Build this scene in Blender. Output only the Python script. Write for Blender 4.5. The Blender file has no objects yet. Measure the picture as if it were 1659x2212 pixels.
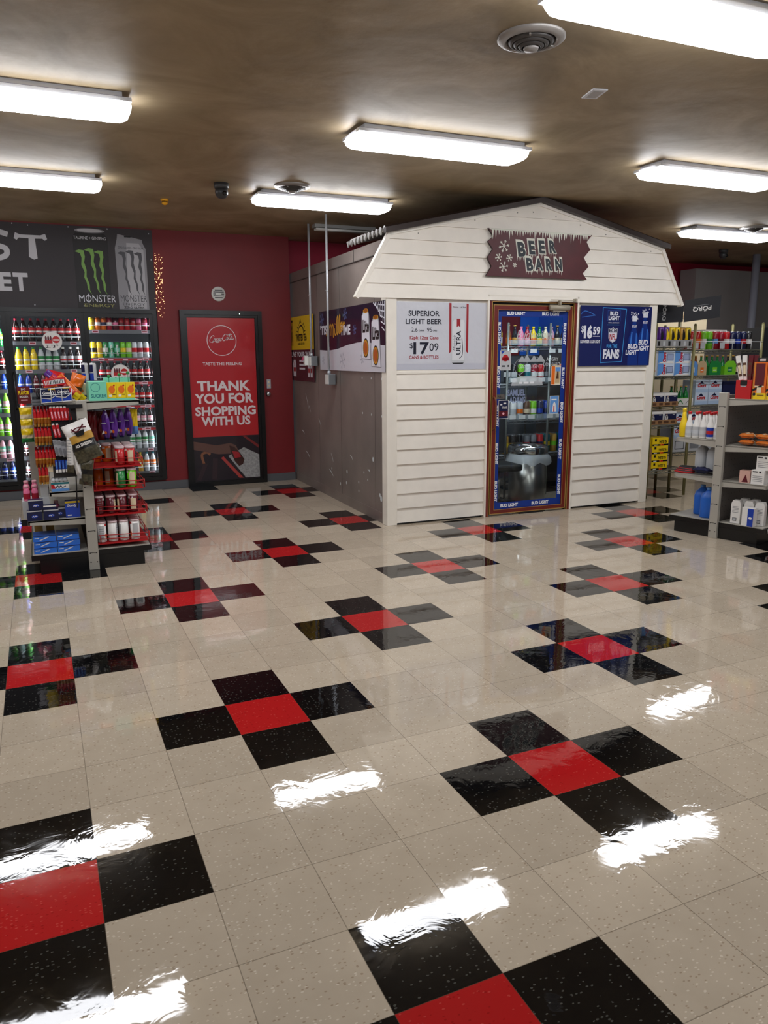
import bpy, math, random
from mathutils import Vector, Matrix
random.seed(7)
SC = bpy.context.scene
COL = SC.collection
PI = math.pi

# ------------------------------------------------------------------ camera
cd = bpy.data.cameras.new('camera'); cam = bpy.data.objects.new('camera', cd); COL.objects.link(cam)
cd.sensor_fit = 'AUTO'; cd.sensor_width = 36.0; cd.lens = 1655.2 / 2212 * 36.0
cd.clip_start = 0.05; cd.clip_end = 60
YAW, PITCH, ROLL = 0.41911527, -0.20029007, -0.00586256
fw = Vector((math.sin(YAW)*math.cos(PITCH), math.cos(YAW)*math.cos(PITCH), math.sin(PITCH)))
r0 = Vector((math.cos(YAW), -math.sin(YAW), 0)); u0 = r0.cross(fw)
rr = r0*math.cos(ROLL) + u0*math.sin(ROLL); uu = -r0*math.sin(ROLL) + u0*math.cos(ROLL)
mw = Matrix((rr, uu, -fw)).transposed().to_4x4(); mw.translation = Vector((-0.65148, -2.94140, 1.54595))
cam.matrix_world = mw
SC.camera = cam

# ------------------------------------------------------------------ world, exposure
W = bpy.data.worlds.new('world'); SC.world = W; W.use_nodes = True
W.node_tree.nodes['Background'].inputs[0].default_value = (0.80, 0.86, 1.0, 1)
W.node_tree.nodes['Background'].inputs[1].default_value = 0.16
SC.view_settings.view_transform = 'Standard'; SC.view_settings.look = 'None'
SC.view_settings.exposure = 0.1; SC.view_settings.gamma = 1.0; SC.view_settings.use_curve_mapping = False
CEIL_LIGHT = 17.0      # emission of the ceiling light diffusers
COOLER_LIGHT = 26.0     # emission of the strips inside the drinks cooler
BARN_LIGHT = 34.0       # emission of the tube inside the beer cooler

# ------------------------------------------------------------------ materials
def lin(c):
    c = c/255.0
    return c/12.92 if c <= 0.04045 else ((c+0.055)/1.055)**2.4
MATS = {}
def mat(name, rgb=(200, 200, 200), rough=.5, metal=0.0, emit=0.0, coat=0.0, var=0.0, vs=6.0, bump=0.0, bs=20.0, trans=0.0):
    if name in MATS: return MATS[name]
    m = bpy.data.materials.new(name); m.use_nodes = True; nt = m.node_tree; b = nt.nodes['Principled BSDF']
    col = tuple(lin(c) for c in rgb) + (1,)
    b.inputs['Base Color'].default_value = col; b.inputs['Roughness'].default_value = rough
    b.inputs['Metallic'].default_value = metal; b.inputs['Coat Weight'].default_value = coat
    b.inputs['Coat Roughness'].default_value = 0.06
    if trans: b.inputs['Transmission Weight'].default_value = trans
    if emit:
        b.inputs['Emission Color'].default_value = col; b.inputs['Emission Strength'].default_value = emit
    if var or bump:
        tc = nt.nodes.new('ShaderNodeTexCoord')
        if var:
            n = nt.nodes.new('ShaderNodeTexNoise'); n.inputs['Scale'].default_value = vs; n.inputs['Detail'].default_value = 5
            nt.links.new(tc.outputs['Object'], n.inputs['Vector'])
            r = nt.nodes.new('ShaderNodeValToRGB')
            r.color_ramp.elements[0].position = .3; r.color_ramp.elements[1].position = .7
            r.color_ramp.elements[0].color = tuple(c*(1-var) for c in col[:3])+(1,)
            r.color_ramp.elements[1].color = tuple(min(1, c*(1+var)) for c in col[:3])+(1,)
            nt.links.new(n.outputs['Fac'], r.inputs[0]); nt.links.new(r.outputs[0], b.inputs['Base Color'])
        if bump:
            n2 = nt.nodes.new('ShaderNodeTexNoise'); n2.inputs['Scale'].default_value = bs; n2.inputs['Detail'].default_value = 3
            nt.links.new(tc.outputs['Object'], n2.inputs['Vector'])
            bp = nt.nodes.new('ShaderNodeBump'); bp.inputs['Strength'].default_value = bump; bp.inputs['Distance'].default_value = .02
            nt.links.new(n2.outputs['Fac'], bp.inputs['Height']); nt.links.new(bp.outputs[0], b.inputs['Normal'])
            if coat: nt.links.new(bp.outputs[0], b.inputs['Coat Normal'])
    MATS[name] = m
    return m
def glass(name, tint=(1, 1, 1), refl=1.0):
    m = bpy.data.materials.new(name); m.use_nodes = True; nt = m.node_tree
    for n in list(nt.nodes): nt.nodes.remove(n)
    o = nt.nodes.new('ShaderNodeOutputMaterial'); t = nt.nodes.new('ShaderNodeBsdfTransparent'); t.inputs[0].default_value = tint+(1,)
    g = nt.nodes.new('ShaderNodeBsdfGlossy'); g.inputs['Roughness'].default_value = .02
    f = nt.nodes.new('ShaderNodeFresnel'); f.inputs[0].default_value = 1.45
    x = nt.nodes.new('ShaderNodeMath'); x.operation = 'MULTIPLY'; x.inputs[1].default_value = refl
    mx = nt.nodes.new('ShaderNodeMixShader')
    nt.links.new(f.outputs[0], x.inputs[0]); nt.links.new(x.outputs[0], mx.inputs[0])
    nt.links.new(t.outputs[0], mx.inputs[1]); nt.links.new(g.outputs[0], mx.inputs[2]); nt.links.new(mx.outputs[0], o.inputs[0])
    MATS[name] = m
    return m
def frost(name, rgb, a):
    m = bpy.data.materials.new(name); m.use_nodes = True; nt = m.node_tree; b = nt.nodes['Principled BSDF']
    b.inputs['Base Color'].default_value = tuple(lin(c) for c in rgb)+(1,); b.inputs['Alpha'].default_value = a; b.inputs['Roughness'].default_value = .7
    MATS[name] = m
    return m
PAL = dict(white=(232, 230, 226), black=(14, 14, 15), red=(190, 22, 28), darkred=(104, 16, 20), navy=(16, 24, 66), blue=(22, 62, 170), skyblue=(96, 150, 214),
           yellow=(238, 204, 22), gold=(196, 150, 62), green=(26, 128, 60), lime=(120, 200, 40), mint=(120, 206, 176), orange=(226, 108, 22), grey=(128, 130, 134),
           lightgrey=(190, 192, 194), dark=(34, 34, 38), brown=(84, 52, 30), pink=(236, 120, 160), purple=(92, 44, 140), maroon=(92, 14, 30), cream=(228, 212, 178),
           teal=(20, 110, 120), silver=(200, 204, 208), palepink=(240, 176, 190), crimson=(160, 16, 44), card=(150, 112, 74), amber=(150, 84, 22), washer=(34, 104, 206), cola=(30, 12, 10), tan=(196, 170, 130))
def P(c, rough=.4, coat=0.0):
    return mat('%s_print_%d_%d' % (c, int(rough*100), int(coat*10)), PAL[c], rough, coat=coat)

# ------------------------------------------------------------------ mesh building
TXT = {}
def text2d(s, bold=0.0, shear=0.0):
    k = (s, bold, shear)
    if k not in TXT:
        cu = bpy.data.curves.new('t', 'FONT'); cu.body = s; cu.resolution_u = 3; cu.offset = bold; cu.shear = shear
        o = bpy.data.objects.new('t', cu); me = o.to_mesh()
        v = [(p.co.x, p.co.y) for p in me.vertices]; f = [tuple(p.vertices) for p in me.polygons]
        o.to_mesh_clear(); bpy.data.objects.remove(o); bpy.data.curves.remove(cu)
        xs = [a for a, b in v]; ys = [b for a, b in v]
        x0, x1, y0, y1 = min(xs), max(xs), min(ys), max(ys)
        TXT[k] = ([((a-x0)/(x1-x0), (b-y0)/(y1-y0)) for a, b in v], f)
    return TXT[k]
def smooth_line(pts, n=6):
    if len(pts) < 3: return pts
    out = []; q = [pts[0]]+list(pts)+[pts[-1]]
    for i in range(1, len(q)-2):
        for k in range(n):
            t = k/n; a, b, c, d = q[i-1], q[i], q[i+1], q[i+2]
            out.append(tuple(.5*((2*b[j]) + (-a[j]+c[j])*t + (2*a[j]-5*b[j]+4*c[j]-d[j])*t*t + (-a[j]+3*b[j]-3*c[j]+d[j])*t**3) for j in range(len(b))))
    return out+[tuple(pts[-1])]
class MB:
    def __init__(s):
        s.v, s.f, s.m, s.sm, s.mats = [], [], [], [], []
        s.frame((0, 0, 0))
    def mi(s, m):
        if m not in s.mats: s.mats.append(m)
        return s.mats.index(m)
    def add(s, vs, fs, m, smooth=False):
        b = len(s.v); s.v += [tuple(v) for v in vs]; k = s.mi(m)
        for f in fs: s.f.append(tuple(i+b for i in f)); s.m.append(k); s.sm.append(smooth)
        return s
    def box(s, x0, x1, y0, y1, z0, z1, m, M=None):
        vs = [(x, y, z) for z in (z0, z1) for x, y in ((x0, y0), (x1, y0), (x1, y1), (x0, y1))]
        if M is not None: vs = [M @ Vector(v) for v in vs]
        return s.add(vs, [(3, 2, 1, 0), (4, 5, 6, 7), (0, 1, 5, 4), (1, 2, 6, 5), (2, 3, 7, 6), (3, 0, 4, 7)], m)
    def lathe(s, prof, m, seg=14, cx=0, cy=0, z=0, ey=1.0, sq=1.0, caps=True, M=None, smooth=True):
        vs = []
        for r, h in prof:
            for k in range(seg):
                a = 2*PI*k/seg; c, d = math.cos(a), math.sin(a)
                if sq != 1: c = math.copysign(abs(c)**sq, c); d = math.copysign(abs(d)**sq, d)
                vs.append((cx+r*c, cy+r*ey*d, z+h))
        n = len(prof); fs = []
        for i in range(n-1):
            for k in range(seg):
                j = (k+1) % seg; fs.append((i*seg+k, i*seg+j, (i+1)*seg+j, (i+1)*seg+k))
        if M is not None: vs = [M @ Vector(v) for v in vs]
        s.add(vs, fs, m, smooth)
        if caps:
            b = len(s.v)-n*seg
            for f in (tuple(b+k for k in reversed(range(seg))), tuple(b+(n-1)*seg+k for k in range(seg))):
                s.f.append(f); s.m.append(s.mi(m)); s.sm.append(False)
        return s
    def tube(s, pts, r, m, seg=6, smooth=True):
        pts = [Vector(p) for p in pts]; vs = []; fs = []; up = Vector((0, 0, 1))
        for i, p in enumerate(pts):
            t = (pts[min(i+1, len(pts)-1)]-pts[max(i-1, 0)]).normalized()
            a = t.cross(up if abs(t.z) < .95 else Vector((1, 0, 0))).normalized(); b = a.cross(t)
            for k in range(seg):
                th = 2*PI*k/seg; vs.append(p+a*(r*math.cos(th))+b*(r*math.sin(th)))
        for i in range(len(pts)-1):
            for k in range(seg):
                j = (k+1) % seg; fs.append((i*seg+k, i*seg+j, (i+1)*seg+j, (i+1)*seg+k))
        fs += [tuple(reversed(range(seg))), tuple((len(pts)-1)*seg+k for k in range(seg))]
        return s.add(vs, fs, m, smooth)
    def prism(s, poly, ax, a0, a1, m):
        """poly is 2-D; ax 'x','y','z' is the axis it is pushed along from a0 to a1."""
        def p3(p, a): return {'x': (a, p[0], p[1]), 'y': (p[0], a, p[1]), 'z': (p[0], p[1], a)}[ax]
        n = len(poly); vs = [p3(p, a0) for p in poly]+[p3(p, a1) for p in poly]
        return s.add(vs, [tuple(range(n)), tuple(range(2*n-1, n-1, -1))]+[(i, (i+1) % n, n+(i+1) % n, n+i) for i in range(n)], m)
    def frame(s, o, u=(1, 0, 0), v=(0, 0, 1)):
        s.fo, s.fu, s.fv = Vector(o), Vector(u), Vector(v); s.fn = s.fu.cross(s.fv)
        return s
    def _p(s, u, v, l): return s.fo+s.fu*u+s.fv*v+s.fn*(l*.0008)
    def poly(s, pts, m, l=1): return s.add([s._p(a, b, l) for a, b in pts], [tuple(range(len(pts)))], m)
    def rect(s, u, v, w, h, m, l=1): return s.poly([(u, v), (u+w, v), (u+w, v+h), (u, v+h)], m, l)
    def rim(s, u, v, w, h, t, m, l=1):
        for a in ((u, v, w, t), (u, v+h-t, w, t), (u, v+t, t, h-2*t), (u+w-t, v+t, t, h-2*t)): s.rect(*a, m, l)
        return s
    def disc(s, u, v, r, m, l=1, n=28, e=1.0): return s.poly([(u+r*math.cos(2*PI*k/n), v+r*e*math.sin(2*PI*k/n)) for k in range(n)], m, l)
    def ring(s, u, v, r, t, m, l=1, n=36, e=1.0):
        q = [(math.cos(2*PI*k/n), e*math.sin(2*PI*k/n)) for k in range(n)]
        return s.add([s._p(u+r*c, v+r*d, l) for c, d in q]+[s._p(u+(r-t)*c, v+(r-t)*d, l) for c, d in q], [(k, (k+1) % n, n+(k+1) % n, n+k) for k in range(n)], m)
    def line(s, pts, w, m, l=1, smooth=True, taper=False):
        if smooth: pts = smooth_line(pts)
        n = len(pts); vs = []
        for i, p in enumerate(pts):
            a, b = pts[max(i-1, 0)], pts[min(i+1, n-1)]; dx, dy = b[0]-a[0], b[1]-a[1]; L = math.hypot(dx, dy) or 1
            ww = w/2*(1 if not taper else (.25+.75*math.sin(PI*i/(n-1))))
            vs += [s._p(p[0]-dy/L*ww, p[1]+dx/L*ww, l), s._p(p[0]+dy/L*ww, p[1]-dx/L*ww, l)]
        return s.add(vs, [(2*i, 2*i+1, 2*i+3, 2*i+2) for i in range(n-1)], m)
    def text(s, t, u, v, w, h, m, l=2, bold=0.0, shear=0.0, rot=0):
        """fits the writing into the box (u, v, w, h) of the frame; rot 90/180/270 turns it inside that box."""
        vs, fs = text2d(t, bold, shear); out = []
        for a, b in vs:
            if rot == 90: a, b = 1-b, a
            elif rot == 270: a, b = b, 1-a
            elif rot == 180: a, b = 1-a, 1-b
            out.append(s._p(u+a*w, v+b*h, l))
        return s.add(out, fs, m)
    def patch(s, r, z0, z1, a0, a1, m, seg=8, cx=0, cy=0):
        vs = [(cx+r*math.cos(a0+(a1-a0)*k/seg), cy+r*math.sin(a0+(a1-a0)*k/seg), z) for z in (z0, z1) for k in range(seg+1)]
        return s.add(vs, [(k, k+1, seg+2+k, seg+1+k) for k in range(seg)], m, True)
    def make(s, name, parent=None, loc=None, rz=0, bevel=0.0):
        me = bpy.data.meshes.new(name); me.from_pydata([tuple(v) for v in s.v], [], s.f)
        for m in s.mats: me.materials.append(m)
        me.polygons.foreach_set('material_index', s.m); me.polygons.foreach_set('use_smooth', s.sm); me.update()
        o = bpy.data.objects.new(name, me); COL.objects.link(o)
        if parent is not None: o.parent = parent
        if loc is not None: o.location = loc
        if rz: o.rotation_euler = (0, 0, rz)
        if bevel:
            b = o.modifiers.new('edge', 'BEVEL'); b.width = bevel; b.segments = 2; b.limit_method = 'ANGLE'
        return o

SEEN = {}
def tag(o, label, cat, group=None):
    o['label'] = label; o['category'] = cat
    if group: o['group'] = group
    if label in SEEN: print('SAME LABEL', label)
    SEEN[label] = 1
    if not 4 <= len(label.replace(',', ' ').split()) <= 16: print('LABEL LENGTH', label)
    return o
def thing(name, label, cat, loc=(0, 0, 0), rz=0, group=None):
    o = bpy.data.objects.new(name, None); COL.objects.link(o); o.empty_display_size = .1
    o.location = loc; o.rotation_euler = (0, 0, rz)
    return tag(o, label, cat, group)
def structure(o): o['kind'] = 'structure'; return o
PROTO = {}
def place(key, build, loc, label, cat, group=None, rz=0, rot=None, scale=None):
    """the first call builds the thing, every later one copies it with its parts"""
    if key not in PROTO:
        r = build(); PROTO[key] = r
    else:
        src = PROTO[key]; r = src.copy(); COL.objects.link(r)
        for ch in src.children:
            c = ch.copy(); COL.objects.link(c); c.parent = r
            for g in ch.children:
                d = g.copy(); COL.objects.link(d); d.parent = c
    r.location = loc; r.rotation_euler = rot if rot else (0, 0, rz)
    r.scale = scale if scale else (1, 1, 1)
    if 'group' in r: del r['group']
    return tag(r, label, cat, group)
ORD = ['first', 'second', 'third', 'fourth', 'fifth', 'sixth', 'seventh', 'eighth', 'ninth', 'tenth', 'eleventh', 'twelfth']

# ================================================================== SETTING
T = 0.3048
def floor_material():
    m = bpy.data.materials.new('vinyl_tile_floor'); m.use_nodes = True; nt = m.node_tree; b = nt.nodes['Principled BSDF']; L = nt.links.new
    def N(t, **k):
        n = nt.nodes.new(t)
        for a, v in k.items(): setattr(n, a, v)
        return n
    def Mt(op, a, c=None, d=None):
        n = N('ShaderNodeMath', operation=op)
        for i, x in enumerate((a, c, d)):
            if x is None: continue
            if isinstance(x, (int, float)): n.inputs[i].default_value = x
            else: L(x, n.inputs[i])
        return n.outputs[0]
    tc = N('ShaderNodeTexCoord'); sp = N('ShaderNodeSeparateXYZ'); L(tc.outputs['Object'], sp.inputs[0])
    gx = Mt('DIVIDE', sp.outputs[0], T); gy = Mt('DIVIDE', sp.outputs[1], T)
    ix = Mt('FLOOR', gx); iy = Mt('FLOOR', gy); fx = Mt('SUBTRACT', gx, ix); fy = Mt('SUBTRACT', gy, iy)
    mx = Mt('FLOORED_MODULO', ix, 6.0); my = Mt('FLOORED_MODULO', iy, 6.0)
    wrap = lambda a: Mt('MINIMUM', a, Mt('SUBTRACT', 6.0, a))
    dA = Mt('ADD', wrap(mx), wrap(my))
    dB = Mt('ADD', Mt('ABSOLUTE', Mt('SUBTRACT', mx, 3.0)), Mt('ABSOLUTE', Mt('SUBTRACT', my, 3.0)))
    dd = Mt('MINIMUM', dA, dB); isred = Mt('LESS_THAN', dd, .5); cross = Mt('LESS_THAN', dd, 1.5)
    wn = N('ShaderNodeTexWhiteNoise', noise_dimensions='3D'); cb = N('ShaderNodeCombineXYZ'); L(ix, cb.inputs[0]); L(iy, cb.inputs[1]); L(cb.outputs[0], wn.inputs['Vector'])
    # chips in the vinyl
    mp = N('ShaderNodeMapping'); mp.inputs['Scale'].default_value = (1.0, 1.7, 1); L(tc.outputs['Object'], mp.inputs[0])
    vo = N('ShaderNodeTexVoronoi'); vo.inputs['Scale'].default_value = 78; L(mp.outputs[0], vo.inputs['Vector'])
    vs = N('ShaderNodeSeparateColor'); L(vo.outputs['Color'], vs.inputs[0])
    near = Mt('LESS_THAN', vo.outputs['Distance'], .32)
    light = Mt('MULTIPLY', near, Mt('GREATER_THAN', vs.outputs[0], .80)); dark = Mt('MULTIPLY', near, Mt('LESS_THAN', vs.outputs[0], .16))
    no = N('ShaderNodeTexNoise'); no.inputs['Scale'].default_value = 9; no.inputs['Detail'].default_value = 6; L(tc.outputs['Object'], no.inputs['Vector'])
    def mixc(f, a, c):
        n = N('ShaderNodeMix', data_type='RGBA')
        if isinstance(f, (int, float)): n.inputs[0].default_value = f
        else: L(f, n.inputs[0])
        for i, x in ((6, a), (7, c)):
            if isinstance(x, tuple): n.inputs[i].default_value = tuple(lin(q) for q in x)+(1,)
            else: L(x, n.inputs[i])
        return n.outputs[2]
    beige = mixc(no.outputs['Fac'], (170, 157, 138), (185, 172, 153))
    beige = mixc(Mt('MULTIPLY', light, .45), beige, (222, 212, 196)); beige = mixc(Mt('MULTIPLY', dark, .7), beige, (142, 124, 104))
    blk = mixc(Mt('MULTIPLY', light, .30), (11, 11, 12), (120, 120, 112))
    red = mixc(Mt('MULTIPLY', light, .25), (168, 26, 28), (220, 110, 100)); red = mixc(Mt('MULTIPLY', dark, .5), red, (120, 8, 10))
    col = mixc(cross, beige, blk); col = mixc(isred, col, red)
    br = N('ShaderNodeHueSaturation'); L(col, br.inputs['Color']); L(Mt('MULTIPLY_ADD', wn.outputs['Value'], .16, .92), br.inputs['Value'])
    edge = Mt('MINIMUM', Mt('MINIMUM', fx, Mt('SUBTRACT', 1.0, fx)), Mt('MINIMUM', fy, Mt('SUBTRACT', 1.0, fy)))
    seam = Mt('LESS_THAN', edge, .0042)
    col = mixc(Mt('MULTIPLY', seam, .55), br.outputs[0], (70, 62, 52))
    L(col, b.inputs['Base Color'])
    b.inputs['Roughness'].default_value = .32; b.inputs['Specular IOR Level'].default_value = 0
    b.inputs['Coat Weight'].default_value = 1.0; b.inputs['Coat IOR'].default_value = 1.5
    n2 = N('ShaderNodeTexNoise'); n2.inputs['Scale'].default_value = 7; n2.inputs['Detail'].default_value = 4; L(tc.outputs['Object'], n2.inputs['Vector'])
    mr = N('ShaderNodeMapRange'); mr.inputs[1].default_value = .35; mr.inputs[2].default_value = .7; mr.inputs[3].default_value = .012; mr.inputs[4].default_value = .06
    L(n2.outputs['Fac'], mr.inputs[0]); L(mr.outputs[0], b.inputs['Coat Roughness'])
    # every tile lies at a slightly different tilt, and the wax is wavy
    sub = N('ShaderNodeVectorMath', operation='SUBTRACT'); L(wn.outputs['Color'], sub.inputs[0]); sub.inputs[1].default_value = (.5, .5, .5)
    sc = N('ShaderNodeVectorMath', operation='MULTIPLY'); L(sub.outputs[0], sc.inputs[0]); sc.inputs[1].default_value = (.010, .010, 0)
    ad = N('ShaderNodeVectorMath', operation='ADD'); L(sc.outputs[0], ad.inputs[0]); ad.inputs[1].default_value = (0, 0, 1)
    nm = N('ShaderNodeVectorMath', operation='NORMALIZE'); L(ad.outputs[0], nm.inputs[0])
    n3 = N('ShaderNodeTexNoise'); n3.inputs['Scale'].default_value = 8; n3.inputs['Detail'].default_value = 3; n3.inputs['Distortion'].default_value = 1.2; L(tc.outputs['Object'], n3.inputs['Vector'])
    bp = N('ShaderNodeBump'); bp.inputs['Strength'].default_value = .05; bp.inputs['Distance'].default_value = .010
    L(n3.outputs['Fac'], bp.inputs['Height']); L(nm.outputs[0], bp.inputs['Normal']); L(bp.outputs[0], b.inputs['Coat Normal'])
    return m
def ceiling_material():
    m = bpy.data.materials.new('tan_plaster_ceiling'); m.use_nodes = True; nt = m.node_tree; b = nt.nodes['Principled BSDF']; L = nt.links.new
    tc = nt.nodes.new('ShaderNodeTexCoord')
    n = nt.nodes.new('ShaderNodeTexNoise'); n.inputs['Scale'].default_value = 1.6; n.inputs['Detail'].default_value = 7; n.inputs['Roughness'].default_value = .62; n.inputs['Distortion'].default_value = .9
    L(tc.outputs['Object'], n.inputs['Vector'])
    r = nt.nodes.new('ShaderNodeValToRGB'); e = r.color_ramp.elements
    e[0].position = .32; e[0].color = (lin(134), lin(117), lin(86), 1); e[1].position = .72; e[1].color = (lin(176), lin(157), lin(126), 1)
    L(n.outputs['Fac'], r.inputs[0])
    # sooty stains round the air vents; last, widest patch is the barn's painted shade
    last = r.outputs[0]
    for cx, cy, rad in ((1.60, .18, .62), (1.46, 4.05, .7), (7.0, 3.8, .9), (3.6, 4.6, 1.5)):
        d = nt.nodes.new('ShaderNodeVectorMath'); d.operation = 'DISTANCE'; d.inputs[1].default_value = (cx, cy, 0); L(tc.outputs['Object'], d.inputs[0])
        ns = nt.nodes.new('ShaderNodeMath'); ns.operation = 'MULTIPLY_ADD'; ns.inputs[1].default_value = 1.1; ns.inputs[2].default_value = -.5; L(n.outputs['Fac'], ns.inputs[0])
        sm = nt.nodes.new('ShaderNodeMath'); sm.operation = 'ADD'; L(d.outputs['Value'], sm.inputs[0]); L(ns.outputs[0], sm.inputs[1])
        mr = nt.nodes.new('ShaderNodeMapRange'); mr.inputs[1].default_value = .1; mr.inputs[2].default_value = rad; mr.inputs[3].default_value = .55; mr.inputs[4].default_value = 0
        L(sm.outputs[0], mr.inputs[0])
        mx = nt.nodes.new('ShaderNodeMix'); mx.data_type = 'RGBA'; mx.inputs[7].default_value = (lin(92), lin(78), lin(62), 1)
        L(mr.outputs[0], mx.inputs[0]); L(last, mx.inputs[6]); last = mx.outputs[2]
    L(last, b.inputs['Base Color']); b.inputs['Roughness'].default_value = .55
    n2 = nt.nodes.new('ShaderNodeTexNoise'); n2.inputs['Scale'].default_value = 5; n2.inputs['Detail'].default_value = 6; L(tc.outputs['Object'], n2.inputs['Vector'])
    bp = nt.nodes.new('ShaderNodeBump'); bp.inputs['Strength'].default_value = .16; bp.inputs['Distance'].default_value = .03
    L(n2.outputs['Fac'], bp.inputs['Height']); L(bp.outputs[0], b.inputs['Normal'])
    return m
H = 2.97
FX0, FX1, FY0, FY1 = -4.6, 11.0, -4.6, 6.9
structure(MB().box(FX0, FX1, FY0, FY1, -.06, 0, floor_material()).make('floor'))
structure(MB().box(FX0, FX1, FY0, FY1, 0, .1, ceiling_material()).make('ceiling', loc=(0, 0, H)))
redwall = mat('red_wall_paint', (118, 20, 26), .55, var=.06, vs=3)
YB = 6.44
b = MB()
b.box(FX0, 2.28, YB, YB+.1, 2.08, H, redwall).box(.68, 2.28, YB, YB+.1, 0, 2.08, redwall).box(FX0, -1.98, YB, YB+.1, 0, 2.08, redwall).box(-1.98, .68, YB, YB+.1, 0, .12, redwall)
structure(b.make('wall_back'))
structure(MB().box(2.28, FX1, 6.72, 6.82, 0, H, mat('maroon_wall_paint', (160, 24, 54), .6, var=.06, vs=3)).make('wall_recess'))
greyp = mat('grey_wall_panel', (150, 146, 144), .6, var=.05, vs=2)
b = MB(); b.box(8.72, FX1, 6.28, 6.6, 0, 2.84, greyp)
structure(b.make('wall_grey'))
structure(MB().box(FX1, FX1+.1, FY0, FY1, 0, H, greyp).make('wall_right'))
structure(MB().box(FX0-.1, FX0, FY0, FY1, 0, H, mat('beige_wall_paint', (150, 132, 110), .6, var=.05)).make('wall_left'))
bbm = mat('grey_vinyl_base', (86, 88, 92), .45)
b = MB()
for a, c in ((-4.6, .925), (1.90, 2.28)): b.box(a, c, YB-.012, YB, 0, .095, bbm)
structure(b.make('baseboard_back'))

# ------------------------------------------------------------------ ceiling lights
diff = mat('lit_diffuser', (250, 251, 255), .4, emit=CEIL_LIGHT)
housing = mat('white_enamel_housing', (226, 230, 238), .35)
def build_light():
    r = bpy.data.objects.new('ceiling_light', None); COL.objects.link(r)
    hl, hw = .64, .145
    prof = [(-hw, -.050), (-hw-.008, -.064), (-hw*.92, -.092), (-hw*.6, -.106), (0, -.110), (hw*.6, -.106), (hw*.92, -.092), (hw+.008, -.064), (hw, -.050)]
    st = [(-hl, .55, .35), (-hl+.012, .8, .75), (-hl+.05, .96, .97), (-hl+.10, 1, 1), (hl-.10, 1, 1), (hl-.05, .96, .97), (hl-.012, .8, .75), (hl, .55, .35)]
    vs, fs = [], []; n = len(prof)
    for x, sy, sz in st:
        for y, z in prof: vs.append((x, y*sy, -.050+(z+.050)*sz))
    for i in range(len(st)-1):
        for k in range(n-1): fs.append((i*n+k, (i+1)*n+k, (i+1)*n+k+1, i*n+k+1))
    fs += [tuple(range(n)), tuple(reversed(range((len(st)-1)*n, len(st)*n)))]
    MB().add(vs, fs, diff, True).make('diffuser', r)
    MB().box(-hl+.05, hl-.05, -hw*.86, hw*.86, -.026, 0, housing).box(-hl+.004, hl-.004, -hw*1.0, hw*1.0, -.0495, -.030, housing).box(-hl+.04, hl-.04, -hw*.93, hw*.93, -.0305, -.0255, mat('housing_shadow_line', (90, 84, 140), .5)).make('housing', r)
    return r
LIGHTS = [(-.68, 1.93, 'long glowing ceiling light with cut-off end, before the snack gondola'),
          (1.94, 1.93, 'long glowing ceiling light between the big round vent and the barn roof'),
          (4.34, 1.90, 'long glowing ceiling light in front of the barn roof, towards the pegboard gondola'),
          (-.68, 4.02, 'long glowing ceiling light over the banner and drinks cooler'),
          (1.86, 4.02, 'long glowing ceiling light above the two grey conduits, with a round vent before it'),
          (6.86, 4.02, 'long glowing ceiling light behind the barn roof, beside a dark round vent'),
          (1.94, -.24, 'long glowing ceiling light cut by the top edge, beyond the big round vent'),
          (-.68, -.24, 'unseen long ceiling light added over the front of the shop, above the camera side'),  # lights from here down are unseen, added to brighten the shop
          (4.5, -.24, 'unseen long ceiling light added over the front of the shop, near the grey shelving'),
          (1.94, -2.4, 'unseen long ceiling light added over the entrance floor'),
          (6.95, 1.90, 'unseen long ceiling light added over the pegboard gondola'),
          (-3.3, 1.93, 'unseen long ceiling light added beside the wall of the shop'),
          (-3.3, 4.02, 'unseen long ceiling light added in the far corner by the cooler')]
for x, y, lb in LIGHTS:
    place('light', build_light, (x, y, H), lb, 'ceiling light', 'wraparound ceiling lights', rz=-.01)

# ------------------------------------------------------------------ vents, camera, fittings on the ceiling
ventm = mat('grey_vent_metal', (150, 146, 142), .4, metal=.3); ventr = mat('dark_vent_ring', (66, 63, 61), .5, metal=.3); ventd = mat('vent_dark_gap', (12, 11, 11), .8)
def build_vent():
    r = bpy.data.objects.new('ceiling_vent', None); COL.objects.link(r)
    def rg(ro, ri, z0, z1, m, name):
        MB().lathe([(ro, z0), (ro, z0-.006), (ri+.01, z1), (ri, z1), (ri, z1+.006)], m, 36, caps=False).make(name, r)
    MB().lathe([(.118, -.0005), (.118, -.004)], ventd, 36).make('duct', r)
    MB().lathe([(.155, 0), (.155, -.008), (.148, -.014), (.12, -.022), (.112, -.016), (.112, -.004)], ventm, 40, caps=False).make('rim', r)
    for ro, ri, z in ((.102, .088, -.030), (.080, .066, -.038), (.058, .044, -.046)):
        MB().lathe([(ro, z+.022), (ro+.004, z+.012), (ri+.006, z), (ri, z), (ri-.004, z+.004), (ro-.004, z+.02)], ventr, 32, caps=False).make('ring', r)
    MB().lathe([(.02, -.02), (.036, -.045), (.03, -.056), (.004, -.058)], ventm, 24).make('centre_cone', r)
    for a in (.4, 2.5, 4.6):
        MB().box(-.004, .004, .03, .115, -.028, -.022, ventm, Matrix.Rotation(a, 4, 'Z')).make('strut', r)
    return r
place('vent', build_vent, (1.545, .305, H), 'big round slatted air vent on bare ceiling beside the cut-off light', 'vent', 'round ceiling vents')
place('vent', build_vent, (1.47, 3.70, H), 'round slatted air vent overlapping the light above the conduits', 'vent', 'round ceiling vents')
place('vent', build_vent, (7.0, 3.78, H), 'dark round slatted air vent beside the light behind the barn roof', 'vent', 'round ceiling vents')
camm = mat('camera_grey_plastic', (58, 58, 60), .35)
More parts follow.
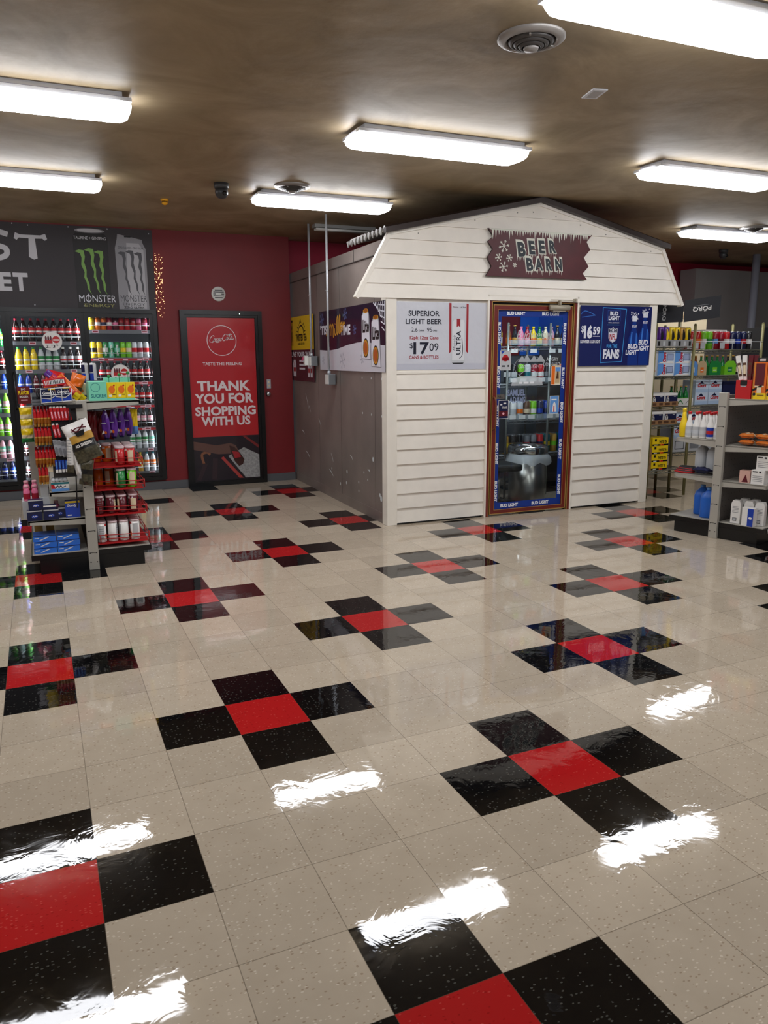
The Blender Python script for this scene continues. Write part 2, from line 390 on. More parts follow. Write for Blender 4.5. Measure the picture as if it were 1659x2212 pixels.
def build_cam():
    r = bpy.data.objects.new('security_camera', None); COL.objects.link(r)
    MB().lathe([(.062, 0), (.062, -.03), (.054, -.045)], camm, 24).make('mount_ring', r)
    MB().lathe([(.05, -.04), (.055, -.07), (.05, -.095), (.034, -.115), (.004, -.124)], camm, 24).make('eyeball', r)
    M = Matrix.Translation((.012, -.044, -.085)) @ Matrix.Rotation(PI/2*1.05, 4, 'X')
    MB().lathe([(.018, 0), (.018, .016), (.004, .018)], mat('lens_black', (6, 6, 8), .1), 18, M=M).make('lens', r)
    return r
place('cam', build_cam, (.895, 3.83, H), 'grey dome security camera on the ceiling above the red wall', 'camera', 'dome cameras')
place('cam', build_cam, (8.2, 5.3, H), 'small dark dome camera on the ceiling far behind the barn', 'camera', 'dome cameras')
ym = mat('yellow_plastic', (226, 160, 20), .4)
t = thing('ceiling_fitting', 'small yellow stepped fitting on the ceiling before the banner', 'fitting', (.56, 4.68, H))
MB().lathe([(.036, 0), (.038, -.012), (.026, -.02)], ym, 18).make('base_cap', t); MB().lathe([(.026, -.026), (.027, -.04), (.008, -.052)], ym, 18).make('lower_cap', t)
MB().lathe([(.02, -.018), (.02, -.028)], ventd, 14).make('neck', t)
t = thing('ceiling_plate', 'small white rectangular plate on the bare ceiling behind the big vent', 'plate', (2.308, .80, H), -.25)
MB().box(-.045, .045, -.075, .075, -.008, 0, housing).make('plate_body', t, bevel=.003); MB().box(-.03, .03, -.055, .055, -.0095, -.0082, mat('plate_grey', (178, 178, 180), .5)).make('cover_plate', t)
t = thing('strip_light_fixture', 'unlit narrow strip light on the dark ceiling above the metal cooler box', 'light fixture', (2.62, 5.45, H))
MB().box(-.36, .36, -.05, .05, -.035, 0, mat('dull_grey_enamel', (140, 140, 138), .5)).make('channel', t)
for s in (-.028, .028): MB().tube([(-.34, s, -.05), (.34, s, -.05)], .013, mat('unlit_tube', (210, 210, 206), .3), 8).make('tube', t)

# ================================================================== BEER BARN
BO = Vector((2.204, 3.411, 0)); BR = math.radians(-1.7)
def bw(lx, ly, z): return (BO.x+lx*math.cos(BR)-ly*math.sin(BR), BO.y+lx*math.sin(BR)+ly*math.cos(BR), z)
siding = mat('white_vinyl_siding', (240, 234, 223), .42, var=.03, vs=9)
trimw = mat('white_trim_board', (240, 234, 222), .45, var=.04, vs=7)
barn = thing('beer_cooler_barn', 'white sided barn front with gambrel gable and glass door on a metal walk-in cooler', 'walk-in cooler', BO, BR)
def clip(poly, z0, z1):
    for zc, sg in ((z0, 1), (z1, -1)):
        out = []
        for i, p in enumerate(poly):
            q = poly[(i+1) % len(poly)]; a = (p[1]-zc)*sg; c = (q[1]-zc)*sg
            if a >= 0: out.append(p)
            if (a > 0 > c) or (a < 0 < c):
                t = a/(a-c); out.append((p[0]+(q[0]-p[0])*t, zc))
        poly = out
    return poly
def lap(poly, z0, z1, pitch, y, mb, m, lip=.016):
    z = z0
    while z < z1-.004:
        zt = min(z+pitch, z1); q = clip(poly, z, zt)
        if len(q) > 2:
            n = len(q); f = [(x, y-lip*(1-(zz-z)/pitch), zz) for x, zz in q]; k = [(x, y+.012, zz) for x, zz in q]
            mb.add(f+k, [tuple(range(n)), tuple(range(2*n-1, n-1, -1))]+[((i+1) % n, i, n+i, n+(i+1) % n) for i in range(n)], m)
        z = zt
    return mb
def sq(a, c, d, e): return [(a, d), (c, d), (c, e), (a, e)]
lap(sq(.098, 1.03, .02, 1.392), .02, 1.392, .1372, .0, MB(), siding).make('siding_panel', barn)
lap(sq(2.03, 2.91, .02, 1.392), .02, 1.392, .1372, .0, MB(), siding).make('siding_panel', barn)
for a, c in ((.095, 1.03), (2.03, 2.91)):
    MB().box(a, c, .0, .03, 1.392, 2.06, siding).box(a, c, -.012, .0, 1.392, 1.412, trimw).make('upper_board', barn)
for a, c in ((0, .1), (2.905, 3.005)): MB().box(a, c, -.02, .10, 0, 2.06, trimw).make('corner_post', barn, bevel=.004)
G = [(-.292, 2.049), (3.318, 2.047), (3.012, 2.597), (1.545, 2.932), (.024, 2.597)]
lap(G, 2.047, 2.94, .1245, -.022, MB(), siding, .014).make('gable', barn)
tb = MB()
for (x0, z0), (x1, z1) in zip(G[1:], G[2:]+G[:1]):
    d = Vector((x1-x0, 0, z1-z0)); L_ = d.length; d.normalize(); nrm = Vector((d.z, 0, -d.x))
    if nrm.x*(1.5-x0)+nrm.z*(2.3-z0) > 0: nrm = -nrm
    A, B_ = Vector((x0, 0, z0)), Vector((x1, 0, z1))
    pts = [A-nrm*.028, B_-nrm*.028, B_+nrm*.006, A+nrm*.006]
    tb.add([(p.x, -.044, p.z) for p in pts]+[(p.x, .02, p.z) for p in pts], [(0, 1, 2, 3), (7, 6, 5, 4), (0, 4, 5, 1), (1, 5, 6, 2), (2, 6, 7, 3), (3, 7, 4, 0)], trimw)
tb.make('gable_trim', barn)
nailm = mat('nail_grey', (150, 146, 140), .5); nb = MB()
for x, z in ((1.30, 2.83), (1.47, 2.845), (1.72, 2.82), (.86, 2.74), (2.3, 2.69), (.3, 2.6), (2.0, 2.76), (2.86, 2.56)):
    nb.lathe([(.006, 0), (.004, .004)], nailm, 8, M=Matrix.Translation((x, -.036, z)) @ Matrix.Rotation(PI/2, 4, 'X'))
nb.make('nail', barn)
# corrugated roof
roofm = mat('dark_brown_roof_metal', (44, 32, 28), .4, metal=.3); roofu = mat('galvanised_underside', (176, 176, 174), .4, metal=.6)
def roof(x0, z0, x1, z1):
    rb = MB(); n = 40; y0, y1 = -.09, .84; vs = []; fs = []
    for k in range(n+1):
        y = y0+(y1-y0)*k/n; dz = .032*(0 if k % 4 in (0, 3) else 1)
        vs += [(x0, y, z0+dz+.012), (x1, y, z1+dz+.012), (x0, y, z0+dz-.003), (x1, y, z1+dz-.003)]
    top = [(4*k, 4*k+1, 4*k+5, 4*k+4) for k in range(n)]; bot = [(4*k+2, 4*k+6, 4*k+7, 4*k+3) for k in range(n)]
    rb.add(vs, top, roofm); rb.add(vs, bot, roofu); rb.add(vs, [(4*k, 4*k+4, 4*k+6, 4*k+2) for k in range(n)]+[(4*k+1, 4*k+3, 4*k+7, 4*k+5) for k in range(n)], roofu)
    # dark barge board along the front edge
    rb.add([(x0, -.095, z0-.016), (x1, -.095, z1-.016), (x1, -.095, z1+.028), (x0, -.095, z0+.028), (x0, -.045, z0-.016), (x1, -.045, z1-.016), (x1, -.045, z1+.028), (x0, -.045, z0+.028)],
           [(0, 1, 2, 3), (7, 6, 5, 4), (0, 4, 5, 1), (3, 2, 6, 7), (0, 3, 7, 4), (1, 5, 6, 2)], roofm)
    rb.make('roof_sheet', barn)
roof(-.03, 2.598, 1.545, 2.945); roof(1.545, 2.945, 3.06, 2.598)
ted = MB()   # bright folded ends along the corrugated eave
for k in range(10):
    y = -.02+k*.092; ted.add([(-.042, y, 2.628), (-.042, y+.062, 2.628), (-.042, y+.031, 2.572), (-.028, y, 2.628), (-.028, y+.062, 2.628), (-.028, y+.031, 2.572)], [(0, 1, 2), (5, 4, 3), (0, 3, 4, 1), (1, 4, 5, 2), (2, 5, 3, 0)], roofu)
ted.make('eave_closure', barn)
# metal cooler box behind the barn front
galv = mat('galvanised_cooler_wall', (138, 128, 122), .42, metal=.3, var=.16, vs=2.2, bump=.08, bs=3)
galvd = mat('cooler_seam', (70, 66, 64), .5, metal=.3); scr = mat('bare_scratch', (214, 222, 224), .35)
inner = mat('cooler_inside', (110, 116, 122), .5)
cw = MB(); cw.box(.01, .07, .10, 3.11, 0, 2.46, galv).box(.004, .0085, .1, 3.11, 2.44, 2.55, galv).box(.0, .006, .80, .808, 2.44, 2.55, galvd)
cw.box(.006, .0105, .08, 3.11, 0, .10, galv).box(.0, .012, .09, 3.11, 2.434, 2.441, galvd)
for y in (.29, 1.26, 2.02): cw.box(.0092, .0105, y, y+.004, .1, 2.44, galvd)
cw.frame((.0095, 0, 0), (0, -1, 0), (0, 0, 1))
rs = random.Random(3)
for (y, z, L_, an) in ((2.55, 1.12, .22, -1.0), (2.42, .98, .1, -.9), (2.05, .85, .10, -.8), (2.6, .42, .2, -.4), (1.62, .50, .12, -.9), (1.70, .31, .16, -.4), (2.75, .66, .12, -.3), (1.0, .55, .10, -.5), (.5, .46, .06, -.3)):
    c, d = math.cos(an), math.sin(an); cw.line([(-y, z), (-y+L_*.5*c, z+L_*.5*d+.01), (-y+L_*c, z+L_*d)], .012, scr, 1, taper=True)
for (y, z, r_) in ((.35, .58, .016), (1.1, .36, .014), (1.12, .24, .012), (.75, .30, .010), (.75, .21, .010), (1.32, .2, .012), (.6, .42, .009), (.5, .36, .008), (.45, .46, .008), (.18, .26, .013), (.15, .23, .02), (1.6, .33, .01)):
    cw.disc(-y, z, r_*1.25, scr, 1, 9, 1.2)
for y in (.62, .38, .12):
    for z in (1.345, 1.005): cw.disc(-y, z, .012, scr, 1, 8)
cw.make('side_wall', barn)
MB().box(2.94, 3.0, .10, 3.11, 0, 2.46, galv).make('side_wall', barn)
MB().box(.07, 2.94, 2.02, 2.08, 0, 2.46, inner).make('rear_partition', barn)
MB().box(.01, 3.0, .10, 3.11, 2.462, 2.50, galv).make('cooler_roof', barn)
MB().box(.07, 1.02, .035, .095, 0, 2.4, inner).box(2.03, 2.94, .035, .095, 0, 2.4, inner).box(1.02, 2.03, .035, .095, 2.09, 2.4, inner).make('inner_lining', barn)
# door casing
casem = mat('red_brown_casing', (112, 32, 24), .35, coat=.3, var=.10, vs=14); goldm = mat('gold_edge', (190, 150, 84), .35, metal=.4); gapm = mat('door_gap_black', (8, 7, 7), .7)
cs = MB()
cs.box(1.018, 1.032, -.032, .06, 0, 2.10, trimw).box(2.012, 2.03, -.032, .06, 0, 2.10, trimw).box(1.018, 2.03, -.032, .06, 2.086, 2.10, trimw)
cs.box(1.032, 1.062, -.024, .06, 0, 2.086, casem).box(1.984, 2.012, -.024, .06, 0, 2.086, casem).box(1.032, 2.012, -.024, .06, 2.042, 2.086, casem)
cs.box(1.062, 1.068, -.026, .05, 0, 2.042, goldm).box(1.978, 1.984, -.026, .05, 0, 2.042, goldm).box(1.062, 1.984, -.026, .05, 2.036, 2.042, goldm)
cs.box(1.068, 1.082, -.0, .05, 0, 2.036, gapm).box(1.966, 1.978, -.0, .05, 0, 2.036, gapm).box(1.068, 1.978, -.0, .05, 2.014, 2.036, gapm)
cs.make('door_casing', barn)
lf = MB()
ox0, ox1, oz0, oz1 = 1.082, 1.966, .018, 2.014; gx0, gx1, gz0, gz1 = 1.134, 1.918, .062, 1.965
def ringbox(mb, a0, a1, c0, c1, t, y0, y1, m):
    mb.box(a0, a0+t, y0, y1, c0, c1, m).box(a1-t, a1, y0, y1, c0, c1, m).box(a0+t, a1-t, y0, y1, c0, c0+t, m).box(a0+t, a1-t, y0, y1, c1-t, c1, m)
ringbox(lf, ox0, ox1, oz0, oz1, .007, -.022, .02, goldm)
lf.box(ox0+.007, gx0, -.018, .02, oz0+.007, oz1-.007, casem).box(gx1, ox1-.007, -.018, .02, oz0+.007, oz1-.007, casem).box(gx0, gx1, -.018, .02, oz0+.007, gz0, casem).box(gx0, gx1, -.018, .02, gz1, oz1-.007, casem)
ringbox(lf, gx0-.004, gx1+.004, gz0-.004, gz1+.004, .004, -.021, -.018, goldm)
leaf = lf.make('door', barn)
clear = glass('clear_door_glass', (.93, .96, .96), .6)
MB().box(gx0, gx1, -.002, .004, gz0, gz1, clear).make('glass', leaf)
dec = MB(); bb = mat('blue_border_vinyl', (14, 52, 140), .35); wv = mat('white_vinyl', (236, 238, 242), .4)
dec.frame((0, -.003, 0))
ix0, ix1, iz0, iz1 = 1.180, 1.866, .128, 1.908
dec.rect(gx0, gz0, ix0-gx0, gz1-gz0, bb, 0).rect(ix1, gz0, gx1-ix1, gz1-gz0, bb, 0).rect(ix0, gz0, ix1-ix0, iz0-gz0, bb, 0).rect(ix0, iz1, ix1-ix0, gz1-iz1, bb, 0)
for u in (1.235, 1.625): dec.text('BUD LIGHT', u, 1.922, .20, .032, wv, 2, .05)
for u in (1.215, 1.575): dec.text('BUD LIGHT', u, .078, .20, .034, wv, 2, .05)
for k, z in enumerate((1.65, 1.245, .875, .51, .14)):
    dec.text('BUD LIGHT', 1.140, z, .032, .205, wv, 2, .05, rot=270)
for k, z in enumerate((1.65, 1.225, .885, .52, .16)):
    dec.text('BUD LIGHT', 1.876, z, .032, .205, wv, 2, .05, rot=270)
dec.make('border_decal', leaf)
# frosted brand lettering on the glass
fr = frost('frosted_white', (215, 220, 224), .55); fr2 = frost('frosted_blue', (150, 165, 200), .7)
et = MB(); et.frame((0, -.003, 0))
et.text('Budweiser', 1.345, 1.70, .42, .085, fr, 1, .01, .35).line([(1.345, 1.695), (1.5, 1.69), (1.76, 1.70)], .006, fr)
et.text('PLEASE W', 1.322, 1.585, .15, .03, fr, 1, .01)
for pk in ((1.37, 1.46, .06), (1.42, 1.52, .07), (1.50, 1.60, .06), (1.57, 1.68, .07)):
    et.poly([(pk[0], 1.487), (pk[1], 1.487), ((pk[0]+pk[1])/2, 1.487+pk[2])], fr)
et.text('Coors', 1.375, 1.425, .12, .048, fr, 1, .012, .35).text('LIGHT', 1.50, 1.425, .15, .042, fr, 1, .02)
et.ring(1.50, 1.44, .17, .004, fr, 1, 30, .62)
et.text('ANGRY', 1.690, 1.492, .14, .036, fr, 1, .015).text('ORCHARD', 1.655, 1.445, .195, .036, fr, 1, .015)
et.poly([(1.30, 1.262), (1.66, 1.262), (1.645, 1.33), (1.55, 1.352), (1.40, 1.352), (1.32, 1.318)], fr)
et.rect(1.39, 1.28, .035, .018, wv, 2).rect(1.44, 1.28, .055, .018, wv, 2).rect(1.51, 1.28, .045, .018, wv, 2)
et.line([(1.38, 1.355), (1.45, 1.40), (1.52, 1.41), (1.60, 1.38), (1.66, 1.355)], .006, fr)
et.text('SAMUEL', 1.262, 1.165, .20, .062, fr2, 1, .03).text('ADAMS', 1.285, 1.095, .18, .062, fr2, 1, .03)
et.make('etched_lettering', leaf)
wood = mat('worn_wood_handle', (120, 66, 40), .4)
hb = MB(); hb.tube(smooth_line([(1.100, -.022, .85), (1.100, -.065, .88), (1.100, -.070, 1.0), (1.100, -.065, 1.13), (1.100, -.022, 1.16)]), .009, wood, 8)
hb.make('pull_handle', leaf)
MB().frame((0, -.0035, 0)).rect(1.137, 1.14, .095, .042, mat('pull_plate_grey', (96, 90, 84), .5)).text('PULL', 1.155, 1.150, .055, .022, P('dark'), 2, .02).make('pull_plate', leaf)
clm = mat('door_closer_beige', (172, 164, 146), .45, metal=.2)
cl = MB(); cl.tube([(1.68, -.048, 1.995), (1.90, -.048, 1.995)], .026, clm, 12); cl.box(1.72, 1.86, -.05, -.018, 1.96, 1.985, clm)
cl.make('door_closer', leaf)
MB().box(1.78, 1.792, -.075, -.04, 2.02, 2.06, clm).box(1.69, 1.97, -.062, -.054, 2.060, 2.068, clm).box(1.79, 1.96, -.075, -.068, 2.045, 2.053, clm).box(1.955, 1.975, -.075, -.022, 2.05, 2.08, clm).make('closer_arm', leaf)
MB().box(1.42, 1.70, -.03, .05, .0, .014, gapm).make('threshold', barn)
# lamp inside the beer cooler
t = thing('tube_light', 'cold white tube light inside the beer cooler above the door', 'light fixture', bw(1.9, .26, 2.455), BR)
MB().box(-.6, .6, -.06, .06, -.03, 0, housing).make('channel', t)
MB().box(-.56, .56, -.045, .045, -.055, -.031, mat('lit_cooler_tube', (232, 244, 255), .4, emit=BARN_LIGHT)).make('tube', t)
t = thing('tube_light', 'upright white tube light on the post beside the cooler door, inside', 'light fixture', bw(1.045, .125, .6), BR)
MB().box(-.02, .02, -.03, .0, 0, 1.3, housing).make('channel', t)
MB().box(-.016, .016, .001, .02, .03, 1.27, MATS['lit_cooler_tube']).make('tube', t)
# painted panels on the cooler's inner wall
t = tag(MB().box(1.9, 2.64, 2.0, 2.018, 1.55, 2.2, mat('inner_red_panel', (150, 30, 36), .5)).make('red_wall_banner', loc=BO, rz=BR), 'plain dark red banner high up inside the beer cooler', 'banner')
t = tag(MB().box(2.645, 2.935, 1.99, 2.018, 1.55, 2.3, mat('inner_blue_panel', (30, 120, 240), .5)).box(2.915, 2.935, .3, 1.99, 1.75, 2.3, MATS['inner_blue_panel']).make('blue_wall_banner', loc=BO, rz=BR), 'plain bright blue banner high up inside the beer cooler', 'banner')

# ------------------------------------------------------------------ the painted wooden sign on the gable
sm = mat('maroon_sign_paint', (76, 10, 20), .5, var=.16, vs=7); ice = mat('ice_white_paint', (222, 222, 208), .55); let = mat('dark_letter_paint', (26, 36, 44), .55); sedge = mat('sign_edge', (40, 12, 14), .6)
sg = MB(); Wd, Hd = 1.15, .415
Lz = [(.0, 0), (.055, .085), (.01, .16), (.065, .235), (.012, .30), (.07, .345), (.012, .415)]
Rz = [(1.152, .412), (1.09, .345), (1.135, .275), (1.065, .20), (1.125, .12), (1.06, .055), (1.112, .0)]
outl = Lz+Rz
n = len(outl); cen = (.56, .2)
sg.add([(x, -.02, z) for x, z in outl]+[(cen[0], -.02, cen[1])], [(i, n, (i+1) % n)[::-1] for i in range(n)], sm)
sg.add([(x, -.02, z) for x, z in outl]+[(x, 0, z) for x, z in outl], [(i, (i+1) % n, n+(i+1) % n, n+i)[::-1] for i in range(n)], sedge)
sg.add([(x, 0, z) for x, z in outl]+[(cen[0], 0, cen[1])], [(i, (i+1) % n, n)[::-1] for i in range(n)], sedge)
sg.frame((0, -.0205, 0))
sg.poly([(.04, .402), (1.13, .402), (1.142, .411), (.02, .414)], ice)
rs = random.Random(11)
u = .06
while u < 1.11:
    L_ = rs.choice([.03, .045, .06, .085]); w = rs.uniform(.006, .012)
    sg.poly([(u-w, .404), (u+.001, .404-L_), (u+w, .404)], ice); u += rs.uniform(.02, .034)
def drip(u, v, w):
    k = u
    while k < u+w:
        L_ = rs.uniform(.015, .05); sg.poly([(k, v+.012), (k+.004, v-L_), (k+.011, v+.012)], ice, 1); k += rs.uniform(.013, .026)
def chunky(ch, u, v, w, h, tilt):
    sg.text(ch, u-.016, v-.010, w+.024, h+.026, ice, 1, .085, -tilt); sg.text(ch, u, v-.004, w, h, let, 2, .05, -tilt)
    drip(u+.005, v-.006, w)
for ch, u, v, w, h in (('B', .315, .185, .098, .13), ('E', .435, .21, .085, .12), ('E', .545, .222, .085, .115), ('R', .66, .232, .09, .11), ('B', .415, .062, .085, .115), ('A', .525, .068, .085, .11), ('R', .63, .07, .085, .11), ('N', .735, .072, .088, .11)):
    chunky(ch, u, v, w, h, .18)
def flake(mb, u, v, r, m, w=.006, l=1):
    for k in range(6):
        a = PI*k/3+.2; c, d = math.cos(a), math.sin(a); mb.line([(u, v), (u+r*c, v+r*d)], w, m, l, False)
        for s in (-.6, .6):
            e = a+s; mb.line([(u+r*.6*c, v+r*.6*d), (u+r*.6*c+r*.35*math.cos(e), v+r*.6*d+r*.35*math.sin(e))], w*.8, m, l, False)
for u, v, r in ((.18, .265, .055), (.125, .165, .036), (.24, .165, .034), (.18, .085, .048), (.30, .105, .022)): flake(sg, u, v, r, ice)
tag(sg.make('barn_sign', loc=bw(.97, -.042, 2.262), rz=BR), 'maroon wooden sign with zigzag ends and icy letters on the barn gable', 'sign')

# ------------------------------------------------------------------ posters on the barn
sheen = mat('white_poster_film', (212, 214, 222), .25, coat=.9, bump=.75, bs=5)
def sheet(w, h, m, t=.003):
    mb = MB(); mb.box(0, w, -t, 0, 0, h, m); mb.frame((0, -t, 0)); return mb
p = sheet(.912, .60, sheen); ink = P('navy'); rd = mat('poster_red', (160, 26, 36), .35, coat=.5)
inkd = mat('poster_ink', (14, 16, 38), .35, coat=.5)
p.text('SUPERIOR', .115, .475, .31, .048, inkd, 2, .02).text('LIGHT BEER', .088, .405, .36, .046, inkd, 2, .02)
p.text('2.6', .145, .338, .06, .036, inkd, 2).text('CARBS', .217, .342, .055, .013, inkd, 2, .02).text('95', .30, .338, .05, .036, inkd, 2).text('CALS', .357, .342, .042, .013, inkd, 2, .02)
p.text('12pk 12oz Cans', .13, .262, .285, .04, rd, 2, .02)
p.text('$', .128, .185, .033, .055, inkd, 2).text('17', .165, .138, .155, .108, inkd, 2, .025).text('09', .325, .168, .09, .07, inkd, 2)
p.text('CANS & BOTTLES', .122, .098, .295, .03, rd, 2, .02)
p.poly([(.522, .595), (.545, .595), (.548, .165), (.526, .145)], rd, 1).poly([(.70, .592), (.722, .592), (.722, .145), (.70, .165)], rd, 1)
p.text('Michelob', .56, .552, .055, .014, P('maroon'), 2, 0, .3).text('ULTRA', .635, .552, .06, .012, inkd, 2, .02)
canb = mat('poster_can_white', (226, 228, 232), .25, coat=.5)
p.poly([(.548, .075), (.56, .06), (.675, .06), (.69, .075), (.69, .42), (.672, .455), (.568, .455), (.548, .42)], P('silver', .3), 2)
p.poly([(.556, .085), (.682, .085), (.682, .42), (.668, .448), (.574, .448), (.556, .42)], canb, 3)
p.poly([(.60, .456), (.636, .456), (.636, .38), (.618, .395), (.60, .38)], rd, 4)
p.text('ULTRA', .597, .135, .046, .215, inkd, 4, .02, rot=90).text('Michelob', .565, .17, .024, .14, mat('poster_grey_ink', (90, 90, 110), .4), 4, 0, .3, rot=90)
p.line([(.655, .28), (.664, .2), (.66, .13), (.632, .1)], .006, inkd, 4)
p.poly([(.556, .062), (.568, .05), (.668, .05), (.68, .062)], P('dark'), 2)
p.rect(.0, .0, .912, .055, mat('poster_shelf_grey', (196, 198, 210), .3, coat=.5), 1)
tag(p.make('beer_price_poster', loc=bw(.104, -.001, 1.424), rz=BR), 'shiny white price poster with a slim can and red stripes on the barn front', 'poster')
navy = mat('navy_poster_film', (14, 24, 88), .25, coat=.8, bump=.25, bs=4); cy = mat('poster_cyan', (60, 150, 220), .3, coat=.4); wh = mat('poster_white', (228, 230, 240), .3, coat=.4)
p = sheet(.878, .582, navy)
p.text('$', .018, .315, .03, .075, wh, 2, .03).text('16', .050, .265, .10, .13, wh, 2, .06).text('59', .158, .30, .085, .08, wh, 2, .04)
p.rect(.158, .285, .085, .006, wh, 2).text('BUDWEISER & BUD LIGHT', .012, .222, .235, .028, wh, 2, .03)
for a, c in (((.268, .565), (.262, .03)), ((.262, .03), (.525, .04)), ((.525, .04), (.555, .555)), ((.555, .555), (.268, .565))): p.line([a, c], .007, cy, 2, False)
p.text('BUD', .355, .49, .10, .040, wh, 3, .05).text('LIGHT', .338, .445, .135, .040, wh, 3, .05)
p.rim(.326, .435, .16, .105, .004, mat('poster_blue', (30, 70, 150), .3), 2).text('OFFICIAL BEER SPONSOR', .338, .415, .135, .010, wh, 2, .02).rect(.326, .398, .15, .004, cy, 2)
sh = [(.345, .365), (.375, .358), (.40, .378), (.425, .358), (.455, .365), (.452, .27), (.435, .245), (.40, .225), (.366, .245), (.349, .27)]
p.poly(sh, wh, 2); sc_ = lambda k: [(.40+(a-.40)*k, .30+(b_-.30)*k) for a, b_ in sh]
p.poly(sc_(.92), mat('shield_navy', (16, 20, 60), .3), 3).poly([(.353, .325), (.447, .325), (.444, .272), (.431, .25), (.40, .234), (.37, .25), (.357, .272)], wh, 4)
p.text('NFL', .361, .252, .078, .062, rd, 5, .03)
p.disc(.40, .346, .012, wh, 4, 14, 1.3)
for k in range(2):
    for j in range(2): p.disc(.366+j*.014, .338+k*.014, .0035, wh, 4, 6).disc(.434-j*.014, .338+k*.014, .0035, wh, 4, 6)
p.text('FOR THE', .332, .175, .13, .035, cy, 2, .03).text('FANS', .292, .068, .20, .095, wh, 2, .05, .04)
bot = mat('poster_bottle_blue', (18, 50, 130), .25, coat=.5); bot2 = mat('poster_bottle_glint', (60, 120, 210), .25, coat=.5)
for u, v in ((.60, 0), (.735, .04)):
    p.poly([(u, 0), (u+.125, 0), (u+.125, .27+v), (u+.09, .36+v), (u+.085, .44+v), (u+.04, .44+v), (u+.035, .36+v), (u, .27+v)], bot, 1)
    p.poly([(u+.015, .2+v), (u+.035, .2+v), (u+.045, .33+v), (u+.03, .33+v)], bot2, 2).poly([(u+.09, .2+v), (u+.105, .2+v), (u+.10, .32+v), (u+.088, .32+v)], bot2, 2)
    p.text('BUD', u-.008, .165+v, .12, .05, wh, 3, .04, .12).text('LIGHT', u-.03, .105+v, .145 if u < .7 else .16, .05, wh, 3, .04, .12)
    p.text('BUD LIGHT', u+.035, .375+v, .06, .025, wh, 3, .03, .1)
    rs = random.Random(int(u*100))
    for k in range(16):
        a, c = u+.06+rs.uniform(-.05, .05), .47+v+rs.uniform(-.03, .05)
        if c < .57: p.poly([(a, c), (a+rs.uniform(.008, .02), c+rs.uniform(-.004, .01)), (a+rs.uniform(0, .01), c+rs.uniform(.01, .025))], wh, 2)
    p.poly([(u+.035, .435+v), (u+.09, .435+v), (u+.095, .49+v), (u+.03, .49+v)], wh, 2)
p.line([(.01, .50), (.06, .53), (.18, .49)], .006, bot2, 2).line([(.02, .47), (.10, .48), (.18, .49)], .005, bot2, 2)
tag(p.make('football_beer_poster', loc=bw(2.052, -.0215, 1.442), rz=BR), 'dark blue poster with shield emblem and two bottles on the barn front', 'poster')

# posters, conduits on the metal cooler wall (faces -x)
SR = BR-PI/2
def sw(ly, z, off=.012): return bw(.0095-off, ly, z)
p = sheet(1.90, .625, mat('plum_poster_film', (20, 14, 40), .3, coat=.25, bump=.15, bs=4)); snow = mat('poster_snow', (214, 216, 226), .3, coat=.4); au = mat('poster_gold', (206, 150, 40), .3, coat=.4)
p.poly([(0, 0), (1.9, 0), (1.9, .235), (1.7, .25), (1.45, .275), (1.2, .275), (.9, .255), (.6, .22), (.3, .205), (0, .215)], snow, 1)
p.text("'TIS", .03, .375, .24, .10, wh, 2, .04).text('TIME', .70, .355, .30, .10, wh, 2, .04)
mil = [[(.24, .36), (.30, .45), (.33, .44), (.31, .34), (.29, .27)], [(.33, .42), (.38, .47), (.41, .45), (.40, .36)], [(.41, .43), (.45, .47), (.48, .45), (.475, .36), (.50, .345)], [(.52, .43), (.53, .37), (.56, .37)], [(.54, .47), (.545, .478)], [(.57, .37), (.60, .52), (.63, .54), (.61, .43), (.60, .37), (.64, .39)], [(.64, .38), (.67, .53), (.70, .55), (.68, .44), (.67, .38), (.71, .39)], [(.71, .42), (.75, .45), (.74, .48), (.71, .46), (.71, .40), (.76, .40)], [(.77, .40), (.785, .48), (.80, .46), (.84, .48)]]
for s in mil: p.line(s, .022, au, 3)
for u, v, r in ((.09, .53, .075), (1.12, .40, .05), (.85, .56, .06), (.12, .10, .05), (.75, .10, .09), (1.32, .12, .05)): flake(p, u, v, r, mat('poster_blue_grey', (90, 100, 150), .3) if v > .3 else mat('poster_pale_grey', (184, 186, 198), .3), .010, 2)
for k in range(7): p.line([(1.62+k*.045, .62), (1.68+k*.035, .59-k*.028)], .014, wh, 2, False)
for k in range(5): p.line([(1.74+k*.02, .6-k*.05), (1.89, .585-k*.055)], .012, wh, 2, False)
for u, v, tl in ((1.31, .12, -.02), (1.56, .05, -.02)):
    p.poly([(u, v), (u+.25, v-.012), (u+.225+tl, v+.40), (u+.18, v+.44), (u+.06, v+.44), (u+.03+tl, v+.40)], mat('poster_can_shadow', (150, 150, 158), .3), 2)
    p.poly([(u+.008, v+.006), (u+.235, v-.004), (u+.205+tl, v+.395), (u+.17, v+.425), (u+.065, v+.425), (u+.04+tl, v+.395)], wh, 3)
    p.disc(u+.12, v+.44, .066, au, 4, 20, .32).disc(u+.12, v+.443, .05, P('amber'), 5, 20, .32)
    p.text('Lite', u+.035, v+.24, .165, .12, P('black', .4), 4, .04, .08)
    p.disc(u+.115, v+.10, .072, P('black', .4), 4, 24, 1.25).disc(u+.115, v+.10, .062, au, 5, 24, 1.25).disc(u+.115, v+.10, .048, mat('poster_copper', (180, 90, 36), .3), 6, 24, 1.25)
tag(p.make('winter_beer_banner', loc=sw(1.895, 1.405), rz=SR), 'wide plum and white winter banner with two white cans on the metal cooler wall', 'banner')
p = sheet(1.0, .76, mat('dark_maroon_film', (44, 16, 36), .25, coat=.8, bump=.15, bs=4))
yl = mat('poster_yellow', (242, 208, 16), .3, coat=.5); bl = P('black', .4)
p.rect(0, .37, 1.0, .39, yl, 1)
